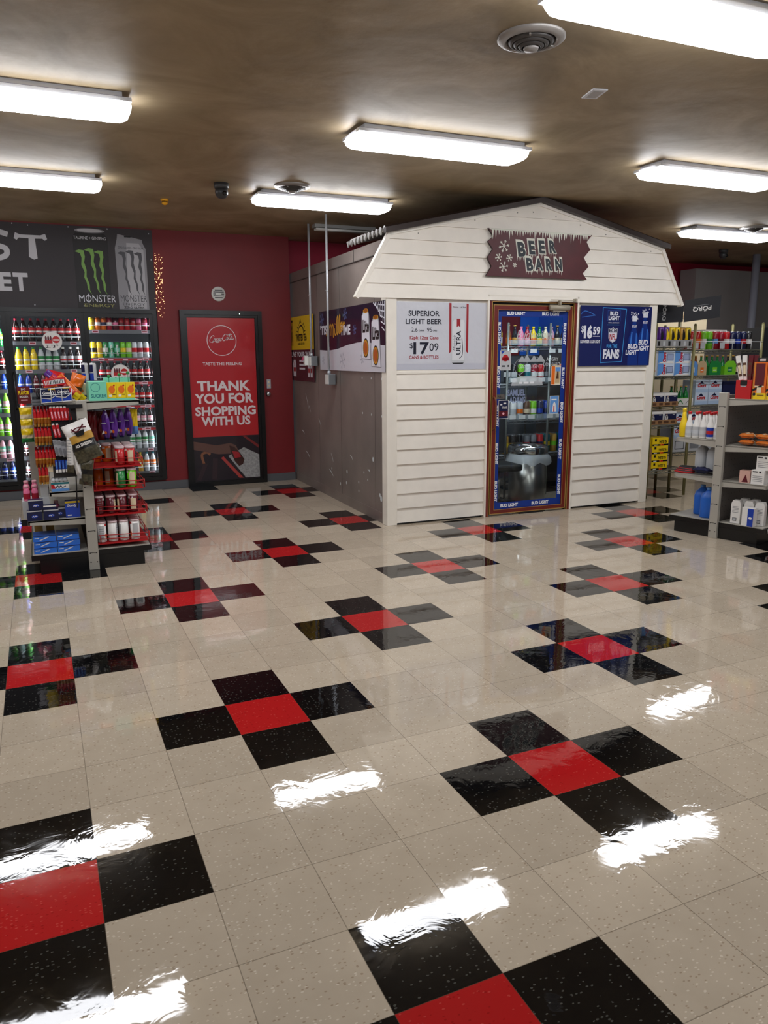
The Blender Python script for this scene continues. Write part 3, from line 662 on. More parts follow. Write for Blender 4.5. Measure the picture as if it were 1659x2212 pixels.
p.text('TWISTED TEA', .27, .47, .46, .085, bl, 3, .04).text('HARD ICED TEA', .36, .425, .28, .026, bl, 3, .02)
p.poly([(.50+.12*math.cos(a*PI/12), .56+.10*math.sin(a*PI/12)) for a in range(13)], bl, 2).poly([(.50+.10*math.cos(a*PI/12), .56+.08*math.sin(a*PI/12)) for a in range(13)], yl, 3)
for k in range(9):
    a = PI*(k+.5)/9; c, d = math.cos(a), math.sin(a); p.poly([(.5+.14*c-.012*d, .56+.12*d+.012*c), (.5+.20*c, .56+.17*d), (.5+.14*c+.012*d, .56+.12*d-.012*c)], bl, 2)
for u in (.06, .86):
    p.poly([(u, .42), (u+.10, .42), (u+.10, .66), (u+.08, .71), (u+.02, .71), (u, .66)], mat('poster_tea_can', (196, 150, 30), .3), 2).rect(u+.012, .70, .076, .025, bl, 3).text('TWISTED TEA', u+.025, .46, .04, .20, bl, 3, .03, rot=90)
p.text('LIVE YOUR WAY', .06, .285, .88, .06, wh, 2, .03)
for k, (w_, v) in enumerate(((.24, .225), (.27, .18), (.23, .135))): p.rect(.40, v, w_, .022, wh, 2)
p.rect(.18, .17, .02, .05, rd, 3)
p.poly([(.13, .05), (.25, .05), (.26, .2), (.23, .25), (.15, .25), (.12, .2)], wh, 2).rect(.14, .11, .10, .05, rd, 3)
for u in (.75, .85): p.poly([(u, .05), (u+.08, .05), (u+.085, .2), (u+.06, .26), (u+.02, .26), (u-.005, .2)], wh, 2).rect(u+.01, .10, .06, .05, rd, 3)
tag(p.make('iced_tea_poster', loc=sw(3.12, 1.262), rz=SR), 'yellow over dark maroon poster with a rising sun on the metal cooler wall', 'poster')
cond = mat('galvanised_conduit', (196, 200, 206), .35, metal=.5); boxm = mat('conduit_box_grey', (126, 130, 134), .45, metal=.4); plast = mat('white_plastic_cover', (222, 222, 218), .4)
for ly, z, nm, off in ((2.045, 1.50, 'thin grey metal conduit from ceiling to outlet box by the yellow poster', .07), (1.43, 1.31, 'grey metal conduit crossing the winter banner to an outlet box below it', .07)):
    x, y, _ = sw(ly, 0, off); t = thing('conduit', nm, 'conduit', (x, y, z), SR)
    MB().tube([(0, 0, .05), (0, 0, H-z)], .0125, cond, 10).make('pipe', t)
    MB().box(-.055, .055, -.02, .055, -.055, .055, boxm).make('outlet_box', t, bevel=.004)
    MB().box(-.05, .05, -.028, -.0205, -.05, .05, plast).make('cover', t)
    MB().lathe([(.02, .055), (.02, .085)], cond, 12).make('connector', t)
    MB().tube([(-.02, -.02+.018, H-z-.75), (.0, -.016, H-z-.75), (.02, .002, H-z-.75)], .006, cond, 6).make('strap', t)
x, y, _ = sw(2.12, 0, .095)
t = thing('plug_adapter', 'white plug with pink tag on the outlet box near the yellow poster', 'plug', (x, y, 1.50), SR)
MB().box(-.03, .03, -.04, 0, -.05, .06, plast).make('plug_body', t, bevel=.006)
MB().add([(-.03, -.02, .03), (-.14, -.03, -.01), (-.10, -.035, .035), (-.04, -.03, .06)], [(0, 1, 2, 3), (3, 2, 1, 0)], mat('pink_tag', (226, 70, 130), .5)).make('pink_tag', t)

# ================================================================== BACK WALL
bk = mat('black_anodised_frame', (10, 10, 11), .3, coat=.2)
d1 = MB(); ringbox(d1, .925, 1.90, .0, 2.09, .05, YB-.05, YB, bk); ringbox(d1, .975, 1.85, .03, 2.04, .03, YB-.035, YB, bk)
d1.box(1.0, 1.822, YB-.012, YB, .05, 2.01, bk)
d1 = structure(d1.make('door_1'))
MB().tube([(1.062, YB-.058, .9), (1.062, YB-.058, 1.25)], .001, bk, 4)
t = MB().lathe([(.006, 0), (.003, .004)], mat('door_lamp', (190, 255, 210), .4, emit=4), 10, M=Matrix.Translation((1.63, YB-.051, 2.055)) @ Matrix.Rotation(PI/2, 4, 'X')).make('indicator', d1)
cr = mat('cola_red_film', (182, 34, 40), .22, coat=.6); cw_ = mat('cola_white_print', (226, 214, 216), .4)
p = MB(); p.box(0, .812, -.003, 0, 0, 1.955, cr); p.frame((0, -.003, 0))
p.ring(.405, 1.69, .178, .008, cw_, 2, 48, 1.0)
# script wordmark, drawn as strokes
def script(mb, u, v, s, m, l=3):
    L_ = [[(1.75, 1.55), (1.55, 1.95), (1.0, 1.8), (.45, 1.1), (.35, .4), (.75, .05), (1.3, .25), (1.7, .7)],
          [(1.55, .55), (1.75, .95), (2.05, .9), (2.05, .45), (1.8, .1), (1.55, .2), (1.55, .6), (2.0, .95)],
          [(2.85, .85), (2.6, .95), (2.3, .55), (2.4, .1), (2.75, .15), (3.0, .45)],
          [(3.55, .85), (3.25, .95), (2.95, .5), (3.05, .1), (3.35, .25), (3.6, .9), (3.55, .3), (3.75, .1), (4.0, .35)],
          [(4.0, .75), (4.3, .8)],
          [(5.7, 1.55), (5.5, 1.95), (4.95, 1.8), (4.4, 1.1), (4.3, .4), (4.7, .05), (5.25, .25), (5.6, .65)],
          [(5.5, .55), (5.7, .95), (6.0, .9), (6.0, .45), (5.75, .1), (5.5, .2), (5.5, .6), (5.95, .95)],
          [(6.15, .5), (6.6, 1.4), (6.75, 1.9), (6.5, 1.7), (6.3, .6), (6.45, .1), (6.8, .4)],
          [(7.35, .85), (7.05, .95), (6.75, .5), (6.85, .1), (7.15, .25), (7.4, .9), (7.35, .3), (7.55, .1), (7.8, .35)],
          [(1.0, -.12), (1.8, .1), (2.6, -.25), (3.4, -.12)], [(5.5, 1.95), (6.0, 1.6), (6.6, 1.75), (7.4, 1.45)]]
    for k in L_: mb.line([(u+s*a, v+s*(b_+.12*a)) for a, b_ in k], s*.17, m, l)
script(p, .25, 1.665, .0385, cw_)
p.text('TASTE THE FEELING', .165, 1.40, .47, .036, cw_, 2, .02)
for tx, u, v, w in (('THANK', .085, 1.095, .645, ), ('YOU FOR', .05, .945, .715), ('SHOPPING', .048, .80, .74), ('WITH US', .115, .678, .60)):
    p.text(tx, u, v, w, .122 if tx in ('THANK', 'YOU FOR') else .112, cw_, 2, .035)
dk = mat('picture_dark', (30, 20, 30), .3, coat=.5); sk = mat('picture_arm', (96, 66, 58), .3, coat=.4); icep = mat('picture_ice', (150, 150, 150), .4, var=.3, vs=40)
p.rect(0, 0, .812, .548, dk, 1)
p.poly([(.42, .30), (.62, .40), (.81, .30), (.81, .02), (.63, .02)], icep, 2).poly([(.33, .28), (.36, .30), (.60, .02), (.55, .02)], mat('picture_tray_edge', (170, 60, 56), .3, coat=.4), 3)
p.poly([(.64, .545), (.81, .42), (.81, .38), (.60, .545)], mat('picture_tray_red', (120, 40, 40), .3), 2)
p.poly([(0, .50), (.28, .44), (.45, .46), (.52, .43), (.55, .36), (.48, .33), (.30, .33), (.0, .40)], sk, 3)
p.poly([(.44, .43), (.50, .41), (.57, .33), (.62, .25), (.60, .19), (.55, .17), (.50, .23), (.45, .35)], mat('picture_bottle', (58, 26, 24), .2, coat=.6), 4).poly([(.47, .36), (.55, .345), (.58, .28), (.50, .27)], rd, 5)
p.line([(.12, .22), (.10, .33), (.16, .36), (.2, .33)], .03, mat('picture_brass', (130, 84, 60), .3), 2)
p.line([(.05, .02), (.14, .22)], .05, mat('picture_strut', (54, 38, 44), .3), 2)
p.line([(.24, .02), (.26, .28)], .06, mat('picture_strut', (54, 38, 44), .3), 2)
tag(p.make('thank_you_poster', loc=(1.003, YB-.0125, .053)), 'tall red thank-you poster filling the black door in the red wall', 'poster')
t = thing('round_grille', 'small round white slatted grille on the red wall above the thank-you door', 'vent', (1.398, YB, 2.281))
MB().lathe([(.084, 0), (.084, .008), (.078, .014), (.004, .016)], plast, 32, M=Matrix.Rotation(PI/2, 4, 'X')).make('disc', t)
g_ = MB().frame((0, -.0165, 0))
for v, a in ((.042, .045), (.022, .062), (-.022, .062), (-.042, .045)): g_.rect(-a, v-.005, 2*a, .009, P('dark'), 1)
g_.rect(-.064, -.005, .032, .009, P('dark'), 1).rect(.032, -.005, .032, .009, P('dark'), 1); g_.make('slot', t)
t = thing('switch_plate', 'small metal two-button switch plate on the red wall beside the thank-you door', 'switch', (1.972, YB, 1.22))
MB().box(-.026, .026, -.006, 0, -.055, .055, cond).make('plate_body', t, bevel=.002)
for z in (.022, -.022): MB().lathe([(.011, 0), (.011, .005)], P('cream'), 14, M=Matrix.Translation((0, -.0062, z)) @ Matrix.Rotation(PI/2, 4, 'X')).make('button', t)
t = thing('door_knob', 'round chrome lock knob on the red wall below the switch plate', 'knob', (1.958, YB, 1.10))
MB().lathe([(.03, 0), (.032, .008), (.02, .012), (.02, .03), (.026, .034), (.024, .044), (.004, .046)], mat('chrome', (200, 202, 206), .15, metal=.9), 20, M=Matrix.Rotation(PI/2, 4, 'X')).make('knob_body', t)
MB().box(-.002, .002, -.0475, -.0465, -.008, .008, P('dark')).make('keyhole', t)

# energy-drink banner above the drinks cooler
p = MB(); ban = mat('charcoal_banner', (58, 54, 58), .6); p.box(0, 2.28, -.004, 0, 0, .872, ban); p.frame((0, -.004, 0))
gr = mat('banner_grey_white', (206, 206, 212), .45); O_ = -1.605   # wall x of the banner's corner
X_ = lambda x: x-O_
def gothic_t(u, v, w, h):
    p.poly([(u, v+h*.78), (u+w*.05, v+h), (u+w*.2, v+h*.93), (u+w*.8, v+h*.93), (u+w*.95, v+h), (u+w, v+h*.80), (u+w*.93, v+h*.74), (u+w*.85, v+h*.81), (u+w*.63, v+h*.80), (u+w*.66, v+h*.05), (u+w*.55, v), (u+w*.40, v+h*.10), (u+w*.44, v+h*.80), (u+w*.15, v+h*.81), (u+w*.08, v+h*.72)], gr, 2)
gothic_t(X_(-.745), .50, .325, .27)
p.line([(X_(-.80), .745), (X_(-.90), .765), (X_(-1.0), .70), (X_(-.93), .64), (X_(-.83), .60), (X_(-.84), .53), (X_(-.95), .50), (X_(-1.04), .54)], .055, gr, 2)
p.text('E', X_(-.93), .17, .125, .19, gr, 2, .045).text('T', X_(-.79), .17, .145, .19, gr, 2, .045)
cg = mat('banner_can_black', (34, 32, 34), .55); cs_ = mat('banner_can_silver', (150, 150, 156), .5); gn = mat('banner_green', (120, 170, 70), .4); gd = mat('banner_claw_dark', (74, 74, 80), .4)
a = X_(-.165); p.poly([(a, 0), (a+.36, 0), (a+.36, .76), (a+.33, .80), (a+.03, .80), (a, .76)], cg, 1)
p.disc(a+.18, .828, .155, cs_, 2, 30, .16).disc(a+.18, .830, .13, gr, 3, 30, .13)
c2 = X_(.272); p.poly([(c2, 0), (c2+.325, 0), (c2+.325, .66), (c2+.29, .735), (c2+.29, .76), (c2+.03, .81), (c2+.02, .75), (c2-.005, .66)], cs_, 2)
p.poly([(c2+.10, .01), (c2+.30, .01), (c2+.30, .65), (c2+.25, .72), (c2+.12, .72)], mat('banner_can_light', (186, 186, 192), .5), 3).rect(c2+.10, .778, .07, .014, bl, 4)
def claw(u, v, s, m, l):
    for dx, top in ((0, 1.0), (.33, 1.04), (.66, 1.0)):
        q = [(-.10, .96), (.02, 1.0), (.17, .99), (.20, .85), (.17, .72), (.23, .55), (.22, .40), (.30, .22), (.30, .10), (.36, 0), (.24, .12), (.22, .26), (.15, .38), (.17, .50), (.08, .66), (.10, .82), (.06, .92)]
        sl = -.10*dx/.33
        p.poly([(u+s[0]*(dx+x*1.15-(.04 if dx < .6 else .16)*(1-y)), v+s[1]*y*top) for x, y in q], m, l)
claw(a+.045, .155, (.30, .47), gn, 4); claw(c2+.045, .155, (.27, .47), gd, 5)
p.text('TAURINE + GINSENG', a+.01, .735, .335, .032, gr, 3, .01).text('ZERO CALORIES - ZERO SUGAR', c2+.03, .655, .27, .024, gd, 4, .01)
p.text('MONSTER', a+.02, .072, .385, .075, wh, 4, 0).line([(a+.118, .060), (a+.120, .160)], .007, wh, 4, False).text('ENERGY', a+.07, .020, .32, .036, mat('banner_olive', (150, 150, 80), .4), 4, .0)
p.text('MONSTER', c2+.02, .085, .285, .07, gd, 5, 0).text('ENERGY', c2+.04, .045, .24, .026, gd, 5, 0).text('ZERO ULTRA', c2+.05, .008, .22, .024, bl, 5, .02)
for u, v in ((X_(-.75), .86), (X_(-.6), .85), (X_(-.2), .855), (X_(.2), .856), (X_(.64), .83), (X_(.65), .55), (X_(-.6), .03), (X_(-.1), .03)): p.disc(u, v, .006, wh, 3, 8)
tag(p.make('energy_drink_banner', loc=(O_, YB-.001, 2.085)), 'charcoal banner with two clawed energy cans above the drinks cooler', 'banner')
# fairy lights hanging off the banner's end
t = thing('string_light', 'tangle of tiny warm fairy lights hanging beside the charcoal banner', 'string lights', (.71, YB, 2.7))
rs = random.Random(5); glow = mat('warm_bulb', (255, 206, 150), .4, emit=2.2); cl_ = MB(); bm_ = None; pts = []
for j in range(5):
    ln = [(rs.uniform(-.035, .055), -.012-rs.uniform(0, .02), -.02-.0-k*(.13 if j < 3 else .10)+rs.uniform(-.02, .02)) for k in range(6)]
    ln = smooth_line(ln, 4); cl_.tube(ln, .0012, redwall, 4); pts += ln[::1]
cl_.make('cord', t); rs.shuffle(pts)
for q in pts[:96]:
    if bm_ is None: bm_ = MB().lathe([(.001, -.004), (.0038, -.0015), (.0038, .0015), (.001, .004)], glow, 6).make('bulb', t); o = bm_
    else: o = bm_.copy(); COL.objects.link(o)
    o.location = (q[0]+rs.uniform(-.010, .010), q[1]-.004, q[2]+rs.uniform(-.02, .02))

# ================================================================== DRINKS COOLER
ck = thing('drinks_cooler', 'black glass-door drinks cooler set into the red wall under the charcoal banner', 'drinks cooler', (0, YB, 0))
incol = mat('cooler_cabinet_grey', (70, 72, 76), .5); lip = mat('shelf_lip_grey', (110, 112, 116), .4); wirew = mat('white_wire', (216, 218, 220), .4)
c = MB(); c.box(-1.98, .68, .70, .72, .10, 2.08, incol).box(-1.98, .68, .02, .72, .10, .13, incol).box(-1.98, .68, .02, .72, 2.07, 2.08, incol).box(.66, .68, .02, .72, .13, 2.07, incol).box(-1.98, -1.96, .02, .72, .13, 2.07, incol)
c.make('cabinet', ck)
c = MB(); ringbox(c, -1.96, .665, .115, 2.085, .045, -.035, .03, bk)
for x in (-.90, -.12): c.box(x-.022, x+.022, -.02, .05, .16, 2.04, bk)
c.make('outer_frame', ck)
DOORS = [('far', -1.66, -.905), ('middle', -.895, -.125), ('end', -.115, .625)]
cglass = glass('cooler_glass', (.97, .98, .98), .55)
for nm, x0, x1 in DOORS:
    d = MB(); ringbox(d, x0, x1, .165, 2.035, .042, -.03, .005, bk); d = d.make('door', ck)
    MB().box(x0+.042, x1-.042, -.014, -.008, .207, 1.993, cglass).make('glass', d)
    MB().tube([(x0+.018, -.03, 1.0), (x0+.018, -.065, 1.02), (x0+.018, -.065, 1.38), (x0+.018, -.03, 1.40)], .009, bk, 8).make('handle', d)
stripm = mat('lit_cooler_strip', (238, 246, 255), .4, emit=COOLER_LIGHT)
for x in (-.90, -.12): 
    for s in (-1, 1): MB().box(x+s*.020-.006, x+s*.020+.006, .052, .070, .2, 2.0, stripm).make('light_strip', ck)
MB().box(.640, .652, .052, .07, .2, 2.0, stripm).make('light_strip', ck)
S3 = [1.855, 1.545, 1.275, 1.005, .74, .49, .215]
S2 = [1.725, 1.42, 1.165, .93, .70, .46, .215]
S1 = [1.67, 1.42, 1.21, .95, .70, .455, .215]
for (nm, x0, x1), S in zip(DOORS, (S1, S2, S3)):
    for z in S:
        b = MB().box(x0+.01, x1-.005, .075, .62, z-.012, z-.001, lip); b.box(x0+.01, x1-.005, .066, .074, z-.036, z+.006, lip)
        b.tube([(x0+.02, .072, z+.055), (x1-.02, .072, z+.055)], .003, wirew, 5); 
        if nm == 'end' and z in S3[1:5]:
            b.frame((x0+.01, .0655, z-.034)); b.rect(0, .004, x1-x0-.015, .026, P('red', .5), 1)
            for k in range(4): b.rect(.06+k*.16, .008, .055, .018, P('palepink', .5), 2)
        b.make('shelf', ck)
BOT = dict(
 cola=('cola', 'red', 'crimson', 'dark cola bottle with red label'), palecola=('cola', 'palepink', 'red', 'dark cola bottle with pale pink label'), diet=('cola', 'lightgrey', 'white', 'dark bottle with silver label and white cap'),
 lemon=('yellow', 'yellow', 'green', 'yellow lemon soda bottle with green cap'), clear=('silver', 'green', 'green', 'clear soda bottle with green label'), water=('silver', 'mint', 'teal', 'clear bottle with mint label'),
 blue=('blue', 'blue', 'green', 'bright blue drink bottle with green cap'), fruit=('maroon', 'darkred', 'green', 'dark red drink bottle with green cap'), lime=('lime', 'palepink', 'lime', 'lime green soda bottle with pale label'),
 rose=('palepink', 'mint', 'mint', 'pale pink drink bottle with mint cap'), bluew=('navy', 'blue', 'blue', 'dark blue water bottle with blue cap'), peach=('silver', 'orange', 'teal', 'clear bottle with orange label'), olive=('gold', 'yellow', 'yellow', 'golden yellow bottle with yellow label'),
 green=('green', 'lime', 'lime', 'green soda bottle with lime cap'))
def bottle(kind):
    def f():
        bo, la, ca, _ = BOT[kind]
        r = MB().lathe([(.028, 0), (.033, .008), (.033, .085), (.031, .095), (.033, .11), (.033, .145), (.024, .185), (.013, .212), (.012, .222)], P(bo, .12, .5), 14).make('soda_bottle')
        MB().lathe([(.0337, .083), (.0337, .143)], P(la, .35), 14, caps=False).lathe([(.0341, .095), (.0341, .112)], P('white' if la not in ('white', 'lightgrey') else 'red', .4), 14, caps=False).make('label', r)
        MB().lathe([(.0145, .215), (.0145, .234), (.012, .237)], P(ca, .35), 12).make('cap', r)
        return r
    return f
def slim(c1, c2):
    def f():
        r = MB().lathe([(.024, 0), (.030, .008), (.030, .118), (.025, .132)], P(c1, .2, .4), 14).lathe([(.0304, .05), (.0304, .085)], P(c2, .3), 14, caps=False).make('drink_can')
        MB().lathe([(.025, .1322), (.0245, .136), (.021, .1345)], mat('can_aluminium', (190, 192, 196), .25, metal=.8), 14).make('lid', r)
        return r
    return f
YS = YB+.115
def where(i, n, s, door): return '%s from the red wall side, %s shelf, %s cooler door' % (ORD[n-1-i], s, door)
SH = ['top', 'second', 'third', 'fourth', 'fifth', 'sixth', 'bottom']
def shelf_row(door, si, S, x0, x1, kinds, scale=1.0, skip=()):
    n = len(kinds)
    for i, k in enumerate(kinds):
        if k is None: continue
        x = x0+(x1-x0)*(i+.5)/n
        if isinstance(k, tuple):
            place(('slim',)+k, slim(*k), (x, YS, S[si]), '%s can, %s' % (k[0] if k[0] != 'maroon' else 'maroon red', where(i, n, SH[si], door)), 'can', 'cans on the %s shelf of the %s cooler door' % (SH[si], door), scale=(1.05, 1.05, 1.06))
        else:
            place('bottle '+k, bottle(k), (x, YS, S[si]), '%s, %s' % (BOT[k][3].split(' with')[0], where(i, n, SH[si], door)), 'bottle', 'bottles on the %s shelf of the %s cooler door' % (SH[si], door), rz=i*.9, scale=(scale, scale, scale))
a0, a1 = -.065, .578
shelf_row('end', 0, S3, a0, a1, [('yellow', 'gold'), ('orange', 'white'), ('orange', 'navy'), ('crimson', 'white'), ('maroon', 'pink'), ('red', 'darkred'), ('red', 'crimson'), ('crimson', 'red'), ('pink', 'crimson'), ('crimson', 'pink')])
shelf_row('end', 1, S3, a0, a1, [('yellow', 'black'), ('yellow', 'gold'), ('green', 'white'), ('mint', 'green'), ('green', 'mint'), ('lime', 'yellow'), ('lime', 'cream'), ('silver', 'red'), ('silver', 'crimson'), ('lightgrey', 'red')])
for o in COL.objects:
    if o.name.startswith('drink_can') and abs(o.location.z-S3[1]) < .001: o.scale = (1.08, 1.08, 1.36)

for o in COL.objects:
    if o.name.startswith('drink_can') and abs(o.location.z-S3[1]) < .001 and o.data.materials[0].name.startswith(('green', 'mint')):
        t_ = bpy.data.objects.get('can_lettering'); 
        if t_ is None: t_ = MB().frame((-.009, -.0318, .02)).text('SPRITE', 0, 0, .018, .09, P('white', .4), 1, .03, rot=90).make('can_lettering', o)
        else: t_ = t_.copy(); COL.objects.link(t_); t_.parent = o
shelf_row('end', 2, S3, a0, a1, [None, 'cola', 'cola', 'cola', 'cola', 'cola', 'cola', 'cola', 'cola'])
shelf_row('end', 3, S3, a0, a1, [None, None, None, None, 'cola', 'cola', 'cola', 'cola', 'cola'])
shelf_row('end', 4, S3, a0, a1, [None, None, None, None, None, 'palecola', 'palecola', 'palecola', 'palecola'], .97)
shelf_row('end', 5, S3, a0, a1, [None, None, None, None, None, 'clear', 'clear', 'clear', 'water'], .98)
shelf_row('end', 6, S3, a0, a1, [None, None, None, None, None, None, 'olive', 'peach', 'peach'], .97)
a0, a1 = -.85, -.165
shelf_row('middle', 0, S2, a0, a1, ['cola']*9, 1.07)
shelf_row('middle', 1, S2, a0, a1, ['lemon']*3+['clear']*3+['diet']*3, 1.07)
shelf_row('middle', 2, S2, a0, a1, ['blue', 'blue', 'fruit', 'fruit', 'lime', 'peach', None, None, None], .95)
shelf_row('middle', 3, S2, a0, a1, ['cola', None, None, None, None, None, None, None, None], .9)
shelf_row('middle', 4, S2, a0, a1, ['lemon', 'lime', None, None, None, None, None, None, None], .89)
shelf_row('middle', 5, S2, a0, a1, ['diet', 'cola', None, None, None, None, None, None, None], .93)
shelf_row('middle', 6, S2, a0, a1, ['diet', 'diet', None, None, None, None, None, None, None], .95)
a0, a1 = -1.33, -.945
shelf_row('far', 2, S1, a0, a1, ['bluew', 'blue', 'blue', 'bluew', 'blue'], .81)
shelf_row('far', 0, S1, a0, a1, ['green', 'water', 'green', 'water', 'green'], .97)
shelf_row('far', 1, S1, a0, a1, ['cola', 'diet', 'cola', 'diet', 'cola'], .9)
shelf_row('far', 3, S1, a0, a1, ['lime', 'lime', 'green', 'green', 'lime'], .97)
shelf_row('far', 4, S1, a0, a1, ['lime', 'green', 'lime', 'lime', 'lime'], .97)
shelf_row('far', 5, S1, a0, a1, ['olive', 'rose', 'olive', 'rose', 'rose'], .95)
shelf_row('far', 6, S1, a0, a1, ['bluew', 'bluew', 'bluew', 'bluew', 'bluew'], .94)
# price tags on the shelf lips
tagm = mat('price_tag_pink', (246, 206, 216), .5)
def build_tag():
    return MB().box(-.034, .034, -.003, 0, 0, .034, tagm).frame((0, -.003, 0)).rect(-.026, .010, .052, .012, P('crimson', .5), 1).rect(-.026, .025, .034, .004, P('grey', .5), 1).make('price_tag')
for dn, x, zz in (('end', .0, 0), ('end', .535, 0), ('end', .04, 1), ('end', .53, 1), ('end', .50, 2), ('end', .52, 3), ('end', .50, 4), ('end', .52, 5), ('end', .52, 6), ('middle', -.66, 0), ('middle', -.24, 0), ('middle', -.72, 1), ('middle', -.26, 1), ('middle', -.80, 4), ('far', -1.0, 5)):
    S = {'end': S3, 'middle': S2, 'far': S1}[dn]
    side = 'wall-side' if (dn, x > .3) == ('end', True) or (dn == 'middle' and x > -.5) else 'far-side'
    place('tag', build_tag, (x, YB+.064, S[zz]-.03), '%s pink price tag on the %s shelf lip, %s cooler door' % (side, SH[zz], dn), 'price tag', 'price tags on the cooler shelves')
def build_disc():
    m = MB().lathe([(.104, 0), (.104, .002)], P('white', .4), 40, M=Matrix.Rotation(PI/2, 4, 'X')).frame((0, -.002, 0))
    m.ring(0, 0, .104, .004, P('lightgrey'), 1, 40)
    for k in range(3): m.poly([(-.07+k*.024, .0), (-.05+k*.024, .0), (-.05+k*.024, .04), (-.057+k*.024, .06), (-.063+k*.024, .06), (-.07+k*.024, .04)], P('maroon'), 1)
    m.rect(-.074, -.022, .078, .034, P('red'), 2).disc(.042, .018, .038, P('red'), 2, 20).rect(.012, .006, .06, .016, P('white'), 3)
    return m
m = build_disc(); m.text('2', -.066, -.072, .026, .034, P('black', .4), 2, .03).text('for', -.036, -.072, .02, .010, P('black', .4), 2).text('$', -.010, -.054, .010, .018, P('black', .4), 2).text('3', .004, -.072, .024, .034, P('black', .4), 2, .03).text('75', .032, -.052, .026, .016, P('black', .4), 2, .02)
tag(m.make('price_disc', loc=(-.462, YB-.032, 1.73)), 'round white 2 for $3.75 sticker on the middle cooler door', 'sticker', 'round price stickers on the cooler glass')
m = build_disc(); m.text('2', -.066, -.072, .026, .034, P('black', .4), 2, .03).text('for', -.036, -.072, .02, .010, P('black', .4), 2).text('$', -.010, -.054, .010, .018, P('black', .4), 2).text('3', .004, -.072, .024, .034, P('black', .4), 2, .03).text('50', .032, -.052, .026, .016, P('black', .4), 2, .02)
tag(m.make('price_disc', loc=(.228, YB-.032, 1.372)), 'round white 2 for $3.50 sticker on the end cooler door', 'sticker', 'round price stickers on the cooler glass')

# ================================================================== GONDOLA SHELVING
gm = mat('beige_grey_shelf_metal', (172, 168, 158), .42, var=.05, vs=5); gmd = mat('shelf_slot_dark', (40, 38, 36), .6); kick = mat('black_kick_plate', (12, 12, 13), .35); peg = mat('dark_pegboard', (74, 70, 66), .6)
def gondola(g, run, hgt, shelves, deckz=.15, panel=peg):
    """g's x runs along the shelving, y across it; the end upright stands at x = 0."""
    for k, x in enumerate([0]+[run]):
        u = MB().box(x-.028, x+.012, -.036, .036, 0, hgt, gm)
        u.frame((x-.028, 0, 0), (0, -1, 0))
        z = .13
        while z < hgt-.03 and k == 0:
            u.rect(-.018, z, .036, .004, gmd, 1); z += .165
        z = .06
        while z < hgt-.03 and k == 0:
            for s in (-.022, .022): u.disc(s, z, .005, gmd, 1, 8)
            z += .165 if z > .1 else .07
        u.make('upright', g, bevel=.003)
    pb = MB().box(.012, run, -.008, .008, .12, hgt-.02, panel)
    for s in (-1, 1):
        pb.frame((0, s*.008, 0), (-s*1.0, 0, 0) if s > 0 else (1, 0, 0))
        for i in range(int(min(run, .9)/.05)):
            for j in range(int((hgt-.2)/.05)):
                uu_ = .05+i*.05; pb.disc(-uu_ if s > 0 else uu_, .16+j*.05, .004, gmd, 1, 6)
    pb.make('back_panel', g)
    for s in (-1, 1):
        MB().box(0, run, min(s*.036, s*.41), max(s*.036, s*.41), deckz-.006, deckz, gm).box(0, run, min(s*.036, s*.42), max(s*.036, s*.42), deckz-.045, deckz-.0065, kick).make('base_deck', g)
        MB().box(0.0, run, min(s*.036, s*.365), max(s*.036, s*.365), 0, deckz-.046, kick).make('kick_plate', g)
    for s, z, d, th in shelves:
        b = MB().box(0, run, min(s*.03, s*d), max(s*.03, s*d), z-.012, z, gm).box(0, run, min(s*d, s*(d-.012)), max(s*d, s*(d-.012)), z-.034, z-.012, gm)
        for x in (0, run-.004): b.prism([(s*.03, z-.001), (s*(d-.001), z-.001), (s*(d-.001), z-.03), (s*.03, z-th)], 'x', x, x+.004, gm)
        b.make('shelf', g)
LG = (-.378, 3.0, 0)
lg = thing('gondola_shelf', 'double-sided grey metal gondola end with red can racks and hanging snacks, before the drinks cooler', 'shelving', LG, PI/2)
gondola(lg, 1.15, 1.25, [(-1, 1.242, .41, .062), (1, .60, .26, .05), (1, .40, .42, .055)], .15)
redm = mat('red_rack_metal', (176, 18, 24), .4); 
for z, w in ((.765, .385), (.595, .39), (.405, .395), (.19, .40)):
    b = MB().box(.01, 1.0, -w, -.04, z-.006, z, redm).box(.005, .011, -w, -.04, z-.012, z, redm)
    y = -w-.012
    for dz in (.022, .05): b.tube([(.004, -.045, z+dz+.01), (.004, -w+.03, z+dz), (.012, y, z+dz), (.06, y, z+dz), (1.0, y, z+dz)], .0035, redm, 6)
    for x, yy in ((.004, -.06), (.012, y), (.3, y), (.6, y), (.9, y)): b.tube([(x, yy, z-.004), (x, yy, z+.06)], .0035, redm, 6)
    b.prism([(.012, z-.006), (.07, z-.006), (.012, z+.055)], 'y', y-.002, y+.002, redm)
    b.make('can_rack', lg)
RG = (4.556, 1.775, 0); RA = math.radians(16.3)
def rw(lx, ly, z): return (RG[0]+lx*math.cos(RA)-ly*math.sin(RA), RG[1]+lx*math.sin(RA)+ly*math.cos(RA), z)
rg = thing('gondola_shelf', 'double-sided grey gondola with dark pegboard back, jugs and boxes, in front of the beer racks', 'shelving', RG, RA)
gondola(rg, 2.4, 1.235, [(-1, 1.188, .40, .06), (-1, .80, .40, .055), (-1, .50, .40, .055), (1, .836, .40, .065), (1, .52, .40, .055)], .145, mat('dark_hardboard', (112, 106, 102), .6))

